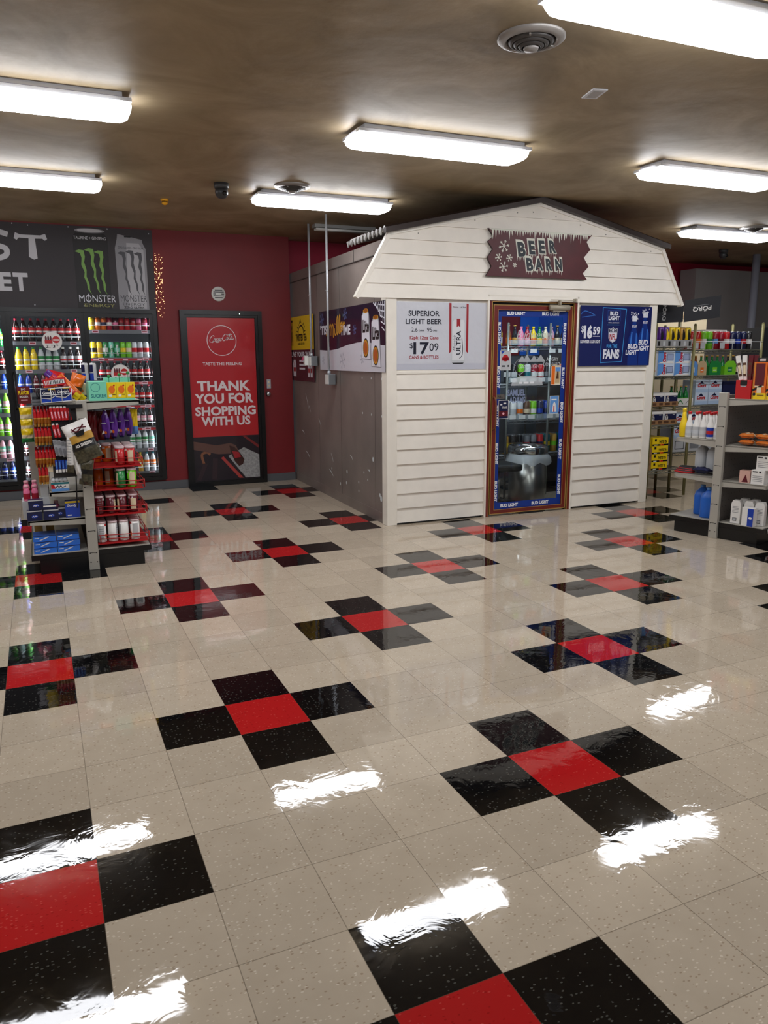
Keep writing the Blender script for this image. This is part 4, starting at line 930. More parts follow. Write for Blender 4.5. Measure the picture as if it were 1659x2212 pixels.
# ------------------------------------------------------------------ snack cans on the red racks
def snack_can(c1, c2, h):
    def f():
        b = MB().lathe([(.032, 0), (.034, .003), (.034, h-.012)], P(c1, .3, .2), 20)
        b.patch(.0343, .022, h-.030, -2.25, -1.05, P(c2, .4))
        for k in range(5): b.patch(.0345, .032+k*.017, .036+k*.017, -2.1, -1.2, P('grey', .4))
        b.patch(.0343, .022, h-.030, .2, 1.4, P('cream' if c1 != 'white' else 'lightgrey', .4)); b.patch(.0344, h-.035, h-.018, -.9, .0, P('white' if c1 != 'white' else 'red', .4)); b.patch(.0344, .03, .06, -.85, -.1, P('black' if c1 != 'white' else 'orange', .4))
        r = b.make('snack_can')
        MB().lathe([(.0352, h-.014), (.0352, h-.002), (.033, h)], mat('clear_can_lid', (226, 200, 204), .25), 20).make('lid', r)
        return r
    return f
def can_grid(nm, z, h, cols, rows, kinds, ystart=3.045, gap=0):
    for r_ in range(rows):
        for i, x in enumerate(cols):
            if i < 2 and r_ < gap: continue
            k = kinds[i] if r_ == 0 or len(kinds) == len(cols) else kinds[0]
            if k is None: continue
            place(('snack', k, h), snack_can(k[0], k[1], h), (x, ystart+r_*.076, z+.002), '%s snack can, %s from upright, %s row on the %s rack' % (k[2], ORD[i], ORD[r_], nm), 'snack can', 'snack cans on the %s red rack' % nm, rz=i*1.3+r_)
rc = ('red', 'cream', 'red'); oc = ('orange', 'red', 'orange'); gc = ('lime', 'green', 'green'); gc2 = ('green', 'lightgrey', 'dark green'); mc = ('maroon', 'darkred', 'maroon'); mw_ = ('maroon', 'cream', 'maroon and cream'); wc = ('white', 'lightgrey', 'white'); wr = ('white', 'red', 'white and red')
can_grid('topmost', .765, .135, [-.29, -.21, -.135, -.062], 5, [oc, oc, rc, rc], 3.05, 3)
can_grid('upper middle', .595, .14, [-.29, -.21, -.140, -.062], 5, [oc, oc, gc2, gc], 3.05, 2)
can_grid('lower middle', .405, .135, [-.305, -.225, -.145, -.065], 7, [mc, mw_, mc, mw_], 3.05)
can_grid('lowest', .19, .155, [-.305, -.225, -.145, -.065], 7, [wc, wc, wr, wr], 3.05)

# ------------------------------------------------------------------ package builders
def carton(nm, w, d, h, m, side=None, prints=None):
    b = MB().box(-w/2, w/2, -d/2, d/2, 0, h, m)
    if side: b.box(w/2-.0005, w/2+.0005, -d/2+.001, d/2-.001, .001, h-.001, side)
    b.frame((-w/2, -d/2, 0))
    if prints: prints(b)
    return b.make(nm)
def pillow(nm, w, h, t, m, m2=None, prints=None, seed=1, crinkle=.006, taper=0.0):
    """a filled foil bag, standing in the x-z plane, flat sealed ends"""
    rs = random.Random(seed); nx, nz = 12, 16; b = MB(); vs = []; ph = [rs.uniform(0, 6) for _ in range(6)]
    def Tk(i, j):
        u, v = i/nx, j/nz; e = min(1, max(0, (v-.05)/.25))*min(1, max(0, (.95-v)/.2))
        return t/2*(math.sin(PI*u)**.6 if 0 < u < 1 else 0)*math.sin(PI/2*e)**.8
    for sg in (-1, 1):
        for j in range(nz+1):
            for i in range(nx+1):
                u, v = i/nx, j/nz; k = Tk(i, j); wob = crinkle*(math.sin(9*u+ph[0]+5*v)+.7*math.sin(17*v+ph[1]-6*u)+.6*math.sin(23*u-13*v+ph[2]))*min(1, k/(t*.2+1e-6))
                pin = 1-.06*math.sin(PI*v)-taper*abs(2*v-.9)**1.6
                vs.append(((u-.5)*w*pin, sg*(k+.0008)+wob*sg*.6, v*h))
    n1 = (nx+1)*(nz+1); fs = []
    for sgi in range(2):
        for j in range(nz):
            for i in range(nx):
                a = sgi*n1+j*(nx+1)+i; q = (a, a+1, a+nx+2, a+nx+1); fs.append(q if sgi == 0 else q[::-1])
    for j in range(nz): 
        a = j*(nx+1); fs += [(a, a+nx+1, n1+a+nx+1, n1+a)]; a += nx; fs += [(a, n1+a, n1+a+nx+1, a+nx+1)]
    if m2 is None: b.add(vs, fs, m, True)
    else:
        b.add(vs, [], m, True); b.mi(m)
        for f in fs:
            zc = sum(vs[i][2] for i in f)/4/h
            mm = m
            for lim, q in m2:
                if zc < lim: mm = q; break
            b.f.append(f); b.m.append(b.mi(mm)); b.sm.append(True)
    if prints: b.frame((-w/2, -t/2-.006, 0)); prints(b)
    return b.make(nm)
def one(o, loc, label, cat, group=None, rz=0, rot=None):
    o.location = loc; o.rotation_euler = rot if rot else (0, 0, rz)
    return tag(o, label, cat, group)

# ------------------------------------------------------------------ on the gondola's top shelf
mint = P('mint', .45)
def pr(b): b.ring(.045, .095, .032, .003, P('teal'), 1, 24).text('SUCKER', .012, .022, .105, .026, P('teal'), 1, .02)
one(carton('display_box', .122, .30, .135, mint, prints=pr), (-.255, 3.17, 1.243), 'mint green sucker display box on the gondola top shelf', 'display box')
b = MB().box(-.193, .0, 3.03, 3.30, 1.243, 1.258, mint).box(-.193, .0, 3.29, 3.30, 1.258, 1.40, mint); tag(b.make('display_tray'), 'mint green tray holding three yellow packs on the gondola top shelf', 'display tray')
yp = P('yellow', .35)
def pr(b): b.disc(.034, .06, .022, P('orange'), 1, 14, 1.3).rect(.012, .008, .02, .016, P('white'), 1).rect(.036, .022, .022, .006, P('brown'), 1).disc(.05, .09, .007, P('red'), 1, 10)
for i, nm in enumerate(('next to the mint box', 'middle one of three', 'at the shelf end')):
    place('yelpack', lambda: carton('candy_pack', .064, .05, .112, yp, prints=pr), (-.160+i*.066, 3.06, 1.2595), 'small yellow candy pack in the mint tray, %s' % nm, 'candy pack', 'yellow candy packs in the mint tray')
for i, (x, c) in enumerate(((-.16, 'dark teal'), (-.085, 'teal'), (-.02, 'green'))):
    place('lolly', lambda: MB().lathe([(.002, -.06), (.002, 0), (.008, .001), (.012, .008), (.012, .014), (.007, .022), (.002, .024)], P('green', .25), 12).make('lollipop'), (x, 3.20+i*.01, 1.40+.012*i), 'round green lollipop above the yellow packs, %s from the mint box' % ORD[i], 'lollipop', 'lollipops in the mint tray')
def pr(b): b.rect(0, 0, .07, .03, P('navy'), 1).disc(.04, .06, .012, P('orange'), 1, 12)
one(carton('candy_box', .07, .16, .115, P('cream'), prints=pr), (-.352, 3.42, 1.243), 'cream and navy candy box standing behind the mint display box', 'box')
def can250():
    r = MB().lathe([(.022, 0), (.0265, .006), (.0265, .118), (.022, .132)], P('lightgrey', .25, .3), 14).lathe([(.0269, .0), (.0269, .055)], P('blue', .25, .3), 14, caps=False).make('energy_can')
    MB().patch(.0271, .062, .12, -2.9, -1.6, P('navy', .25)).patch(.0271, .0, .055, -1.5, -.3, P('lightgrey', .25)).make('print', r); MB().lathe([(.022, .1325), (.021, .135)], mat('can_aluminium', (190, 192, 196), .25, metal=.8), 14).make('lid', r)
    return r
for i, x in enumerate((-.30, -.24)): place('ecan', can250, (x, 3.62, 1.375), 'blue and silver energy can standing on the carton, %s one' % ORD[i], 'can', 'energy cans on the carton')
def pr(b): b.poly([(.03, .02), (.09, .02), (.06, .11)], P('lightgrey'), 1).poly([(.12, .02), (.18, .02), (.15, .11)], P('lightgrey'), 1)
one(carton('drink_carton', .26, .14, .13, P('navy'), prints=pr), (-.205, 3.62, 1.243), 'navy and silver drink carton on the gondola top behind the candy', 'carton')
# medicine rack and bags on the other half of the gondola top
bracket = MB().box(-.622, -.395, 3.0, 3.5, 1.225, 1.235, gm).make('display_plate'); bracket.parent = lg; bracket.matrix_parent_inverse = Matrix.Translation(LG) .inverted() if False else (Matrix.Translation(LG) @ Matrix.Rotation(PI/2, 4, 'Z')).inverted()
t = thing('wire_basket', 'white wire basket holding blue powder boxes on the gondola top', 'basket', (-.535, 3.02, 1.2395), .0)
wb = MB()
for z in (.0, .05, .095):
    wb.tube([(-.10, -.055, z), (.10, -.055, z+.012), (.10, .055, z+.012), (-.10, .055, z), (-.10, -.055, z)], .0028, wirew, 5)
for x in (-.10, -.035, .035, .10): wb.tube([(x, -.055, .003), (x, -.055, .1)], .0028, wirew, 5)
wb.make('basket_wires', t)
def pr(b):
    b.text('Goody\'s', .012, .048, .075, .03, P('white'), 1, .03, .2).poly([(.0, .0), (.10, .0), (.10, .045), (.06, .02), (0, .03)], P('blue'), 1).rect(.05, .085, .045, .012, P('yellow'), 2)
    b.poly([(.0, .03), (.06, .02), (.10, .045), (.10, .05), (.06, .027), (.0, .036)], P('white'), 2)
for i, nm in enumerate(('near its brush end', 'near the snack bags')):
    place('goody', lambda: carton('medicine_box', .092, .06, .10, P('navy', .3, .3), prints=pr), (-.585+i*.096, 3.01, 1.243+i*.008), 'navy powder box in the white wire basket, %s' % nm, 'medicine box', 'powder boxes in the wire basket', rot=(0, -.06, 0))
b = MB(); rs = random.Random(2)
for k in range(26): b.tube([(-.66+k*.006, 3.10+rs.uniform(-.01, .01), 1.25), (-.675+k*.006+rs.uniform(-.01, .01), 3.09, 1.335+rs.uniform(-.008, .01))], .0022, P('dark' if k < 20 else 'white'), 4)
b.box(-.665, -.50, 3.09, 3.115, 1.238, 1.252, P('dark')); tag(b.make('brush'), 'black bristle brush lying behind the white wire basket', 'brush')
def pr(b):
    b.rect(.01, .01, .13, .03, P('white'), 1)
    for k in range(12): b.rect(.015+k*.010, .012, .004 if k % 3 else .006, .026, P('red' if k < 3 else 'dark'), 2)
one(carton('blister_box', .15, .04, .05, P('red'), prints=pr), (-.535, 3.08, 1.356), 'red and white bar-coded pack lying above the wire basket', 'pack', rot=(0, -.12, 0))
hot = P('red', .28, .3); orr = P('orange', .28, .3)
one(pillow('snack_bag', .13, .16, .05, hot, [(.35, orr), (.7, hot)], seed=4), (-.555, 3.27, 1.30), 'red foil snack bag standing behind the wire basket', 'snack bag', rot=(-.1, .25, .2))
one(pillow('snack_bag', .10, .15, .045, orr, [(.4, P('brown', .3, .3))], seed=6), (-.41, 3.27, 1.29), 'orange foil snack bag leaning behind the long stick packs', 'snack bag', rot=(0, .35, 0))
for i, (x, z, a, c) in enumerate(((-.44, 1.30, -.85, hot), (-.405, 1.285, -.72, orr), (-.475, 1.325, -.80, P('purple', .3, .3)))):
    one(pillow('stick_pack', .05, .24, .03, c, [(.2, P('yellow', .3))], seed=7+i), (x+.06, 3.125+.030*i, z-.04), '%s stick pack slanting over the gondola end' % ('long red', 'long orange', 'dark purple')[i], 'stick pack', 'stick packs on the gondola end', rot=(0, a, 0))
# hooks, signs and hanging packs on the gondola's left side
sl = MB()
for k in range(7): sl.box(-.70, -.625, 3.05, 3.056, 1.115+k*.022, 1.130+k*.022, lip)
sl.box(-.70, -.695, 3.056, 3.06, .403, 1.30, gm).box(-.63, -.625, 3.056, 3.06, .606, 1.30, gm)
tag(sl.make('slatted_hook_board'), 'pale slatted hook board with red foil packs on the gondola side', 'hook board')
b = MB().box(-.755, -.70, 3.52, 3.60, .4015, 1.19, gm)
tag(b.make('display_post'), 'grey upright display post beside the hanging yellow bags', 'post')
def pr(b): b.text('DO', .028, .098, .03, .014, P('white'), 1, .02).text('FLAVOR', .006, .065, .075, .028, yp, 1, .05).text('BIGGER', .014, .044, .058, .014, P('white'), 1, .03).rect(.022, .022, .044, .008, P('palepink'), 1)
one(carton('hanging_sign', .086, .004, .125, P('darkred'), prints=pr), (-.748, 3.30, 1.222), 'dark red flavor sign above the hanging yellow bags', 'sign')
for k in range(3):
    one(pillow('candy_bag', .085, .12 if k == 0 else .10, .035, P('yellow', .3, .3), [(.34, P('green', .3, .3)), (.55, P('cream', .3))], seed=20+k), (-.748, 3.33-k*.037, 1.075-k*.066), '%s yellow and green candy bag hanging below the dark red sign' % ('topmost', 'middle', 'lowest')[k], 'candy bag', 'yellow candy bags on the hook', rot=(.05, 0, .1*k))
def foil():
    r = pillow('foil_pack', .030, .125, .018, P('red', .25, .4), [(.10, P('gold', .25)), (.42, P('amber', .2, .4)), (.50, P('gold', .3))], seed=31, crinkle=.002)
    MB().box(-.014, .014, -.001, .001, .122, .145, P('darkred')).make('hang_tab', r)
    return r
for j, (z, n, x0) in enumerate(((1.072, 5, -.685), (.94, 5, -.690), (.785, 6, -.698), (.66, 3, -.688))):
    for i in range(n):
        place('foil', foil, (x0+i*.0225, 3.02-.006*(i % 2), z-.0*i), 'red and amber foil pack hanging in the %s row, %s along' % (('top', 'second', 'third', 'lowest')[j], ORD[i]), 'foil pack', 'red foil packs on the hook board', rz=.95)
def hookrow(z, x0, x1, nm): tag(MB().tube([(x0, 3.035, z), (x1, 3.035, z)], .003, cond, 5).make('hook_bar'), nm, 'hook bar')
def lighter(): 
    r = MB().box(-.010, .010, -.006, .006, 0, .088, P('red', .3, .3)).frame((0, -.006, 0)).rect(-.004, .015, .008, .045, P('palepink'), 1).make('red_stick'); MB().box(-.008, .008, -.004, .004, .088, .098, P('white')).make('cap', r); return r
for i in range(6): place('lighter', lighter, (-.572+i*.023, 2.99, 1.115), 'red hanging stick pack in the upper row, %s along from the foil packs' % ORD[i], 'stick pack', 'red stick packs on the hooks', rot=(0, -.10, 0))
for i in range(2): place('lighter', lighter, (-.560+i*.025, 2.99, .995), 'red hanging stick pack in the lower pair, %s along from the foil packs' % ORD[i], 'stick pack', 'red stick packs on the hooks', rot=(0, -.15, 0))
bp_ = MB()
for z in (1.21, 1.09, .985, .85): bp_.box(-.60, -.42, 3.02, 3.03, z, z+.012, P('dark'))
bp_.box(-.60, -.415, 3.03, 3.036, .70, 1.22, mat('dark_hook_board', (48, 44, 44), .5))
tag(bp_.make('blister_board'), 'dark board with hook bars for the red and clear packs on the gondola end', 'hook board')
clp = mat('clear_blister', (170, 172, 178), .15, coat=.5)
def blister():
    return MB().box(-.013, .013, -.002, 0, 0, .115, clp).box(-.008, .008, -.010, -.002, .01, .06, mat('blister_grey', (120, 120, 126), .2)).box(-.011, .011, -.0025, -.002, .08, .11, P('grey')).make('blister_pack')
for i in range(5): place('blister', blister, (-.560+i*.025, 2.985, .865-.006*i), 'clear blister pack hanging below the red pair, %s along' % ORD[i], 'blister pack', 'clear blister packs', rot=(0, -.12, 0))
def pen(): 
    r = MB().box(-.0085, .0085, -.003, .0, 0, .09, P('blue', .3)).box(-.0085, .0085, -.0035, .0, 0, .024, P('white')).frame((0, -.003, 0)).rect(-.003, .03, .006, .05, P('skyblue'), 1).make('pen_card'); return r
for i in range(5): place('pen', pen, (-.575+i*.022, 2.985, .742), 'blue and white pen card hanging low on the end, %s along' % ORD[i], 'pen card', 'pen cards')
one(carton('soap_box', .05, .07, .085, P('cream')), (-.625, 3.06, .745), 'small cream box hanging beside the blue pen cards', 'box')
# chip bags clipped to the end strip
wht = P('white', .3, .3); camo = mat('camo_print', (70, 66, 48), .35, var=.7, vs=55, coat=.3)
def pr(b): b.text('ALL DRESSED', .035, .108, .12, .022, P('white'), 5, .04, .1).poly([(.07, .215), (.14, .215), (.13, .18), (.08, .18)], P('black', .4), 5).line([(.06, .245), (.09, .215), (.15, .25)], .010, P('maroon'), 5).line([(.055, .225), (.10, .24), (.16, .225)], .008, P('maroon'), 5)
one(pillow('chip_bag', .185, .285, .05, wht, [(.34, camo), (.50, P('black', .35, .3)), (.66, P('gold', .35, .3))], pr, seed=41), (-.345, 2.89, .835), 'big white, gold and camouflage chip bag tilted on the gondola end', 'chip bag', rot=(-.08, -.36, -.12))
one(pillow('chip_bag', .10, .19, .05, camo, [(.45, camo), (.6, P('black', .35)), ], seed=44), (-.395, 2.92, .65), 'camouflage chip bag hanging under the big white chip bag', 'chip bag', rot=(0, .15, -.5))
one(pillow('chip_bag', .05, .30, .04, wht, [(.18, camo)], pr and (lambda b: [b.rect(.008, .07+k*.02, .034, .004, P('grey'), 3) for k in range(9)]), seed=45), (-.487, 2.93, .745), 'narrow side-on white chip bag beside the big tilted one', 'chip bag', rot=(0, .06, -.4))
one(pillow('chip_bag', .05, .28, .04, wht, [(.12, P('lightgrey'))], seed=46), (-.430, 2.925, .70), 'white chip bag edge peeping out beneath the tilted chip bag', 'chip bag', rot=(0, -.10, -.9))
tag(MB().tube(smooth_line([(-.455, 2.962, 1.22), (-.465, 2.955, 1.0), (-.452, 2.955, .78), (-.46, 2.96, .55), (-.462, 2.955, .48)]), .005, P('black', .4), 6).box(-.475, -.37, 2.955, 2.965, 1.20, 1.225, P('black', .4)).make('clip_strip'), 'black plastic clip strip holding the chip bags', 'clip strip')
# purple bags under the top shelf
pur = P('purple', .28, .3)
for i in range(4):
    one(pillow('snack_bag', .080, .215, .034, pur, [(.06, P('navy', .3)), (.30, pur), (.42, P('purple', .3)), ], lambda b: b.poly([(.02, .04), (.05, .05), (.035, .07)], P('white'), 4).disc(.055, .055, .012, P('orange'), 4, 10).rect(.02, .12, .045, .006, P('lightgrey'), 4), seed=50+i, taper=.62), (-.215+i*.055, 3.08+.02*i, .955+.004*i), 'purple foil snack bag under the top shelf, %s from the upright' % ORD[i], 'snack bag', 'purple snack bags', rot=(.05, .04, -.75))
one(pillow('snack_bag', .07, .19, .04, P('yellow', .3, .3), [(.3, P('skyblue', .3))], seed=57), (-.005, 3.20, .975), 'yellow and blue snack bag beside the purple bags', 'snack bag', rz=-.6)
db = MB()
for k in range(4): db.tube([(-.30+k*.085, 3.30, 1.17), (-.30+k*.085, 3.02, 1.17)], .003, cond, 5)
db.tube([(-.34, 3.30, 1.17), (.02, 3.30, 1.17)], .006, cond, 6); tag(db.make('peg_hook'), 'wire peg hooks carrying the purple snack bags', 'hook')
for i in range(3):
    place('dkbag', lambda: pillow('snack_bag', .08, .22, .05, P('darkred', .3, .3), seed=60), (-.305+.06*i, 3.14+.05*i, .94), 'dark red snack bag behind the purple bags, %s from the upright' % ORD[i], 'snack bag', 'dark red snack bags', rz=-.6)
# lower left shelves
def pinkb():
    r = MB().lathe([(.020, 0), (.023, .006), (.023, .07), (.016, .088), (.013, .094)], P('pink', .25, .4), 14).lathe([(.0234, .015), (.0234, .055)], P('crimson', .4), 14, caps=False).make('medicine_bottle')
    MB().lathe([(.016, .094), (.016, .112), (.014, .114)], P('palepink'), 14).make('cap', r); return r
for i, (x, y) in enumerate(((-.79, 3.13), (-.735, 3.13), (-.79, 3.195), (-.735, 3.195))):
    place('pinkb', pinkb, (x, y, .5305+.025*(i//2)), 'small pink medicine bottle, %s pair, %s' % ('nearer' if i < 2 else 'farther', 'at the shelf tip' if i % 2 == 0 else 'by the grey box'), 'bottle', 'pink medicine bottles')
place('pinkb', pinkb, (-.60, 3.14, .4015), 'small pink medicine bottle standing lower beside the navy boxes', 'bottle', 'pink medicine bottles')
one(carton('storage_box', .12, .2, .1285, P('lightgrey')), (-.765, 3.20, .401), 'pale box under the pink medicine bottles', 'box')
one(carton('pill_box', .055, .07, .09, P('lightgrey')), (-.672, 3.10, .5605), 'plain grey box between pink bottles and white-blue box', 'box')
one(carton('pill_carton', .06, .10, .159, P('lightgrey')), (-.672, 3.10, .401), 'light carton under the plain grey box', 'box')
def pr(b): b.rect(0, 0, .12, .02, P('skyblue'), 1).rect(0, .05, .12, .014, P('teal'), 1).line([(.032, .026), (.042, .042), (.052, .028), (.064, .040), (.074, .028), (.098, .036)], .006, P('navy'), 2).poly([(0, .02), (.03, .02), (.02, .05), (0, .05)], P('red'), 1)
one(carton('antacid_box', .12, .08, .066, P('white'), prints=pr), (-.565, 3.06, .6015), 'white and blue medicine box on the small upper shelf', 'box', rz=.05)
for i in range(4): place('tubebox', lambda: MB().tube([(0, -.04, .014), (0, .04, .014)], .014, P('silver', .2), 10).make('foil_roll'), (-.605+i*.026, 3.06, .668), 'silver foil roll on the white-blue box, %s along' % ORD[i], 'roll', 'silver rolls')
def pr(b): b.rect(0, .066, .10, .008, P('lightgrey'), 1).disc(.05, .032, .022, P('blue'), 1, 20, .5).line([(.034, .028), (.042, .036), (.048, .028), (.056, .036), (.066, .030)], .004, P('white'), 2)
for i, (x, y, z, nm) in enumerate(((-.735, 3.03, .479, 'topmost, below the pink bottles'), (-.75, 3.025, .4015, 'lowest at the shelf tip'), (-.64, 3.022, .4015, 'beside the lowest one'), (-.585, 3.075, .4015, 'farthest from the shelf tip'))):
    place('balm', lambda: carton('balm_box', .098, .05, .076, P('navy', .3, .2), prints=pr), (x, y, z), 'navy balm box with oval mark, %s' % nm, 'box', 'navy balm boxes')
one(carton('flat_box', .085, .05, .03, P('navy'), prints=lambda b: b.rect(0, .018, .085, .01, P('white'), 1)), (-.645, 3.02, .479), 'flat navy and white box beside the balm boxes', 'box')
def pr(b): b.text('Goody\'s', .012, .075, .078, .024, P('white'), 1, .03, .2).rect(.0, .106, .10, .014, yp, 1).rect(.012, .012, .03, .008, P('white'), 1)
one(carton('powder_box', .10, .06, .122, P('blue', .3, .3), prints=pr), (-.492, 3.06, .401), 'upright royal blue powder box on the lower grey shelf', 'box')
# blue foil boxes on the deck
def pr(b): b.poly([(.04, .01), (.10, .034), (.11, .03), (.05, .008)], P('white'), 1).rect(.01, .022, .03, .006, P('white'), 1).rect(0, .038, .152, .005, P('navy'), 1)
bluef = mat('bright_blue_carton', (36, 112, 216), .3, coat=.3)
for c_, x in enumerate((-.70, -.542)):
    for k in range(3):
        place('bluef', lambda: carton('snack_bar_box', .152, .16, .044, bluef, prints=pr), (x+.004*(k % 2), 3.10+.004*k, .1505+k*.0445), 'bright blue bar box, %s of the stack %s' % (('bottom', 'middle', 'top')[k], 'at the deck tip' if c_ == 0 else 'by the upright'), 'box', 'blue bar boxes on the base deck')
place('goldbx', lambda: carton('gold_carton', .055, .10, .17, P('gold', .4)), (-.735, 3.26, .1505), 'gold carton standing behind the blue bar boxes at the deck tip', 'carton', 'gold cartons')
place('goldbx', None, (-.655, 3.30, .1505), 'gold carton standing behind the blue bar boxes near the shelf middle', 'carton', 'gold cartons')

# ================================================================== GOODS ON THE PEGBOARD GONDOLA
def rput(key, f, lx, ly, z, label, cat, group=None, rz=0): return place(key, f, rw(lx, ly, z), label, cat, group, rz=RA+rz)
# the far side (towards the barn): we see these from the shelf end, x of a package runs along ly
EN = -PI/2   # turns a package's front to the shelf end
def yellowb():
    r = MB().lathe([(.022, 0), (.030, .01), (.034, .10), (.022, .15), (.016, .19), (.014, .225)], P('yellow', .3), 12, sq=.7).make('fluid_bottle'); MB().lathe([(.017, .222), (.017, .245), (.012, .25)], P('yellow', .4), 12).make('cap', r); return r
rput('yb', yellowb, .06, .374, .837, 'tall yellow fluid bottle at the tip of the upper far shelf', 'bottle')
def whiteb(lab):
    def f():
        r = MB().lathe([(.027, 0), (.0312, .006), (.0312, .098), (.027, .118), (.0145, .165), (.012, .205)], P('white', .35), 16).make('fluid_bottle')
        MB().lathe([(.0316, .018), (.0316, .098)], P(lab, .4), 16, caps=False).lathe([(.0318, .04), (.0318, .07)], P('red' if lab == 'blue' else 'silver', .4), 16, caps=False).make('label', r)
        MB().lathe([(.0145, .203), (.0145, .222), (.012, .226)], P('red', .35), 12).make('cap', r); return r
    return f
for j, (lx, n, sh) in enumerate(((.055, 5, 0), (.135, 4, .047), (.215, 3, .094))):
    for i in range(n):
        ly = .320-.0640*i-sh
        k = 'blue' if (j, i) == (0, 3) else 'lightgrey'
        rput('wb'+k, whiteb(k), lx, ly, .837, 'white fluid bottle with red cap%s, %s from the yellow bottle, %s row' % (' and blue label' if k == 'blue' else '', ORD[i], ORD[j]), 'bottle', 'white fluid bottles', rz=EN+.2*i)
def jug(c, c2):
    def f():
        r = MB().lathe([(.060, 0), (.068, .01), (.068, .17), (.058, .205), (.026, .232), (.020, .245)], P(c, .35), 18, ey=.72, sq=.6).make('fluid_jug')
        MB().tube(smooth_line([(.014, 0, .235), (.05, 0, .228), (.066, 0, .19), (.06, 0, .15)]), .011, P(c, .35), 8).make('handle', r)
        MB().lathe([(.022, .243), (.022, .262), (.018, .266)], P(c2, .4), 14).make('cap', r); return r
    return f
for i, ly in enumerate((.255, .152, .09)): rput('jugg', jug('silver', 'grey'), .205 if i < 2 else .36, ly, .521, 'grey plastic jug on the middle far shelf, %s from the shelf tip' % ORD[i], 'jug', 'grey jugs')
def bluejug():
    return jug('washer', 'skyblue')()
for i, (lx, ly) in enumerate(((.20, .225), (.10, .115))): rput('jugb', bluejug, lx, ly, .146, 'big blue washer fluid jug on the base deck, %s' % ('farther, by the deck tip' if i == 0 else 'nearer, by the upright'), 'jug', 'blue jugs', rz=EN+.4)
b = MB()
for k in range(9): b.tube(smooth_line([(-.12+.006*k, -.03, .012+.005*k), (-.05, -.055+.004*k, .010+.005*k), (.04, -.03, .012+.005*k), (.02, .04, .012+.005*k), (-.08, .05-.004*k, .014+.005*k), (-.12+.006*k, -.02, .014+.005*k)], 5), .008, P('red' if k % 3 == 0 else 'dark', .35), 6)
o = b.make('jumper_cable'); tag(o, 'coiled black and red jumper cable on the middle far shelf tip', 'cable'); o.location = rw(.075, .30, .5215); o.rotation_euler = (0, 0, RA+EN)
one(pillow('cable_pouch', .15, .12, .05, P('navy', .4), seed=71), rw(.115, .165, .556), 'dark navy pouch lying against the grey jugs', 'pouch', rot=(PI/2*.93, 0, RA+EN))
# near side
one(carton('display_box', .125, .10, .150, P('red', .4), prints=lambda b: b.poly([(.035, .15), (.092, .15), (.092, .115), (.063, .093), (.035, .115)], P('black', .4), 1).rect(.04, .10, .046, .006, P('lightgrey'), 2)), rw(.065, -.14, 1.189), 'red display box holding snack sticks on the pegboard gondola top', 'display box', rz=RA+EN)
for i, (dx, a, c) in enumerate(((.035, -.22, 'white'), (.012, -.08, 'white'), (-.015, .03, 'maroon'), (-.04, .10, 'maroon'))):
    def stick(c=c):
        return MB().box(-.018, .018, -.006, .006, 0, .20, P(c, .3, .3)).frame((-.018, -.006, 0)).rect(.004, .03, .028, .11, P('brown'), 1).rect(.008, .05, .02, .07, P('cream' if c == 'white' else 'darkred'), 2).make('snack_stick')
    place('stick'+c, stick, rw(.045+.012*i, -.14+dx, 1.340), '%s wrapped snack stick in the red display box, %s' % (c, 'outer one' if i in (0, 3) else 'inner one'), 'snack stick', 'snack sticks', rot=(0, a, RA+EN))
for i, (ly, nm) in enumerate(((-.262, 'next to the red display box'), (-.372, 'second from the red display box'))):
    def cig():
        w, h = .105, .295
        r = MB().box(-w/2, w/2, -.05, .05, 0, h, P('orange', .4)).frame((-w/2, -.05, 0)).rect(.016, .11, .073, .175, P('maroon'), 1).rect(.004, .0, .006, h, P('gold'), 1).rect(.016, .098, .073, .01, P('cream'), 1).poly([(0, .06), (.075, .10), (.075, .12), (0, .08)], P('black', .4), 2).rect(.036, .05, .036, .045, P('cream', .5), 3).rect(0, 0, w, .05, P('yellow'), 1).disc(.018, .04, .012, P('dark'), 2, 14).rect(.04, .03, .055, .006, P('brown'), 2).make('cigar_box')
        MB().box(-w/2+.01, w/2-.01, -.02, .05, h, h+.035, P('black', .4)).frame((-w/2, -.02, h)).rect(.03, .008, .045, .02, P('lightgrey'), 1).make('lid_card', r)
        return r
    rput('cig', cig, .075, ly, 1.189, 'orange, gold and maroon display box on the gondola top, %s' % nm, 'display box', 'orange display boxes', rz=EN)
bun = mat('bun_wrapper', (214, 120, 52), .25, coat=.4, var=.25, vs=30); bunw = P('cream', .3, .3)
for i, (lx, ly, z) in enumerate(((.165, -.185, .802), (.165, -.322, .802), (.165, -.185, .856), (.165, -.322, .856))):
    place('bun', lambda: pillow('bun_pack', .125, .135, .040, bun, [(.5, bun), (.68, bunw), (.8, bun)], lambda b: b.rect(.05, .035, .04, .02, P('red'), 6), seed=81), rw(lx, ly, z+.031), 'orange-wrapped bun pack, %s layer, %s the upright' % ('lower' if i < 2 else 'upper', ('nearer', 'farther from')[i % 2]), 'bun pack', 'bun packs', rot=(PI/2, 0, RA+EN))
def wbox():
    def pr(b):
        b.rect(.010, .097, .040, .010, P('dark'), 1); b.rect(.062, .094, .018, .014, P('dark'), 1)
        for k in range(4): b.rect(.012, .065-k*.014, .08, .004, P('grey'), 1)
    return carton('white_box', .105, .08, .116, P('white', .5), prints=pr)
for i, (lx, ly, z, nm) in enumerate(((.055, -.320, .501, 'lower front'), (.075, -.345, .618, 'top front'), (.15, -.320, .501, 'lower rear'), (.165, -.335, .618, 'top rear'))):
    rput('wbox', wbox, lx, ly, z, 'white printed box on the middle near shelf, %s of the group' % nm, 'box', 'white boxes', rz=EN)
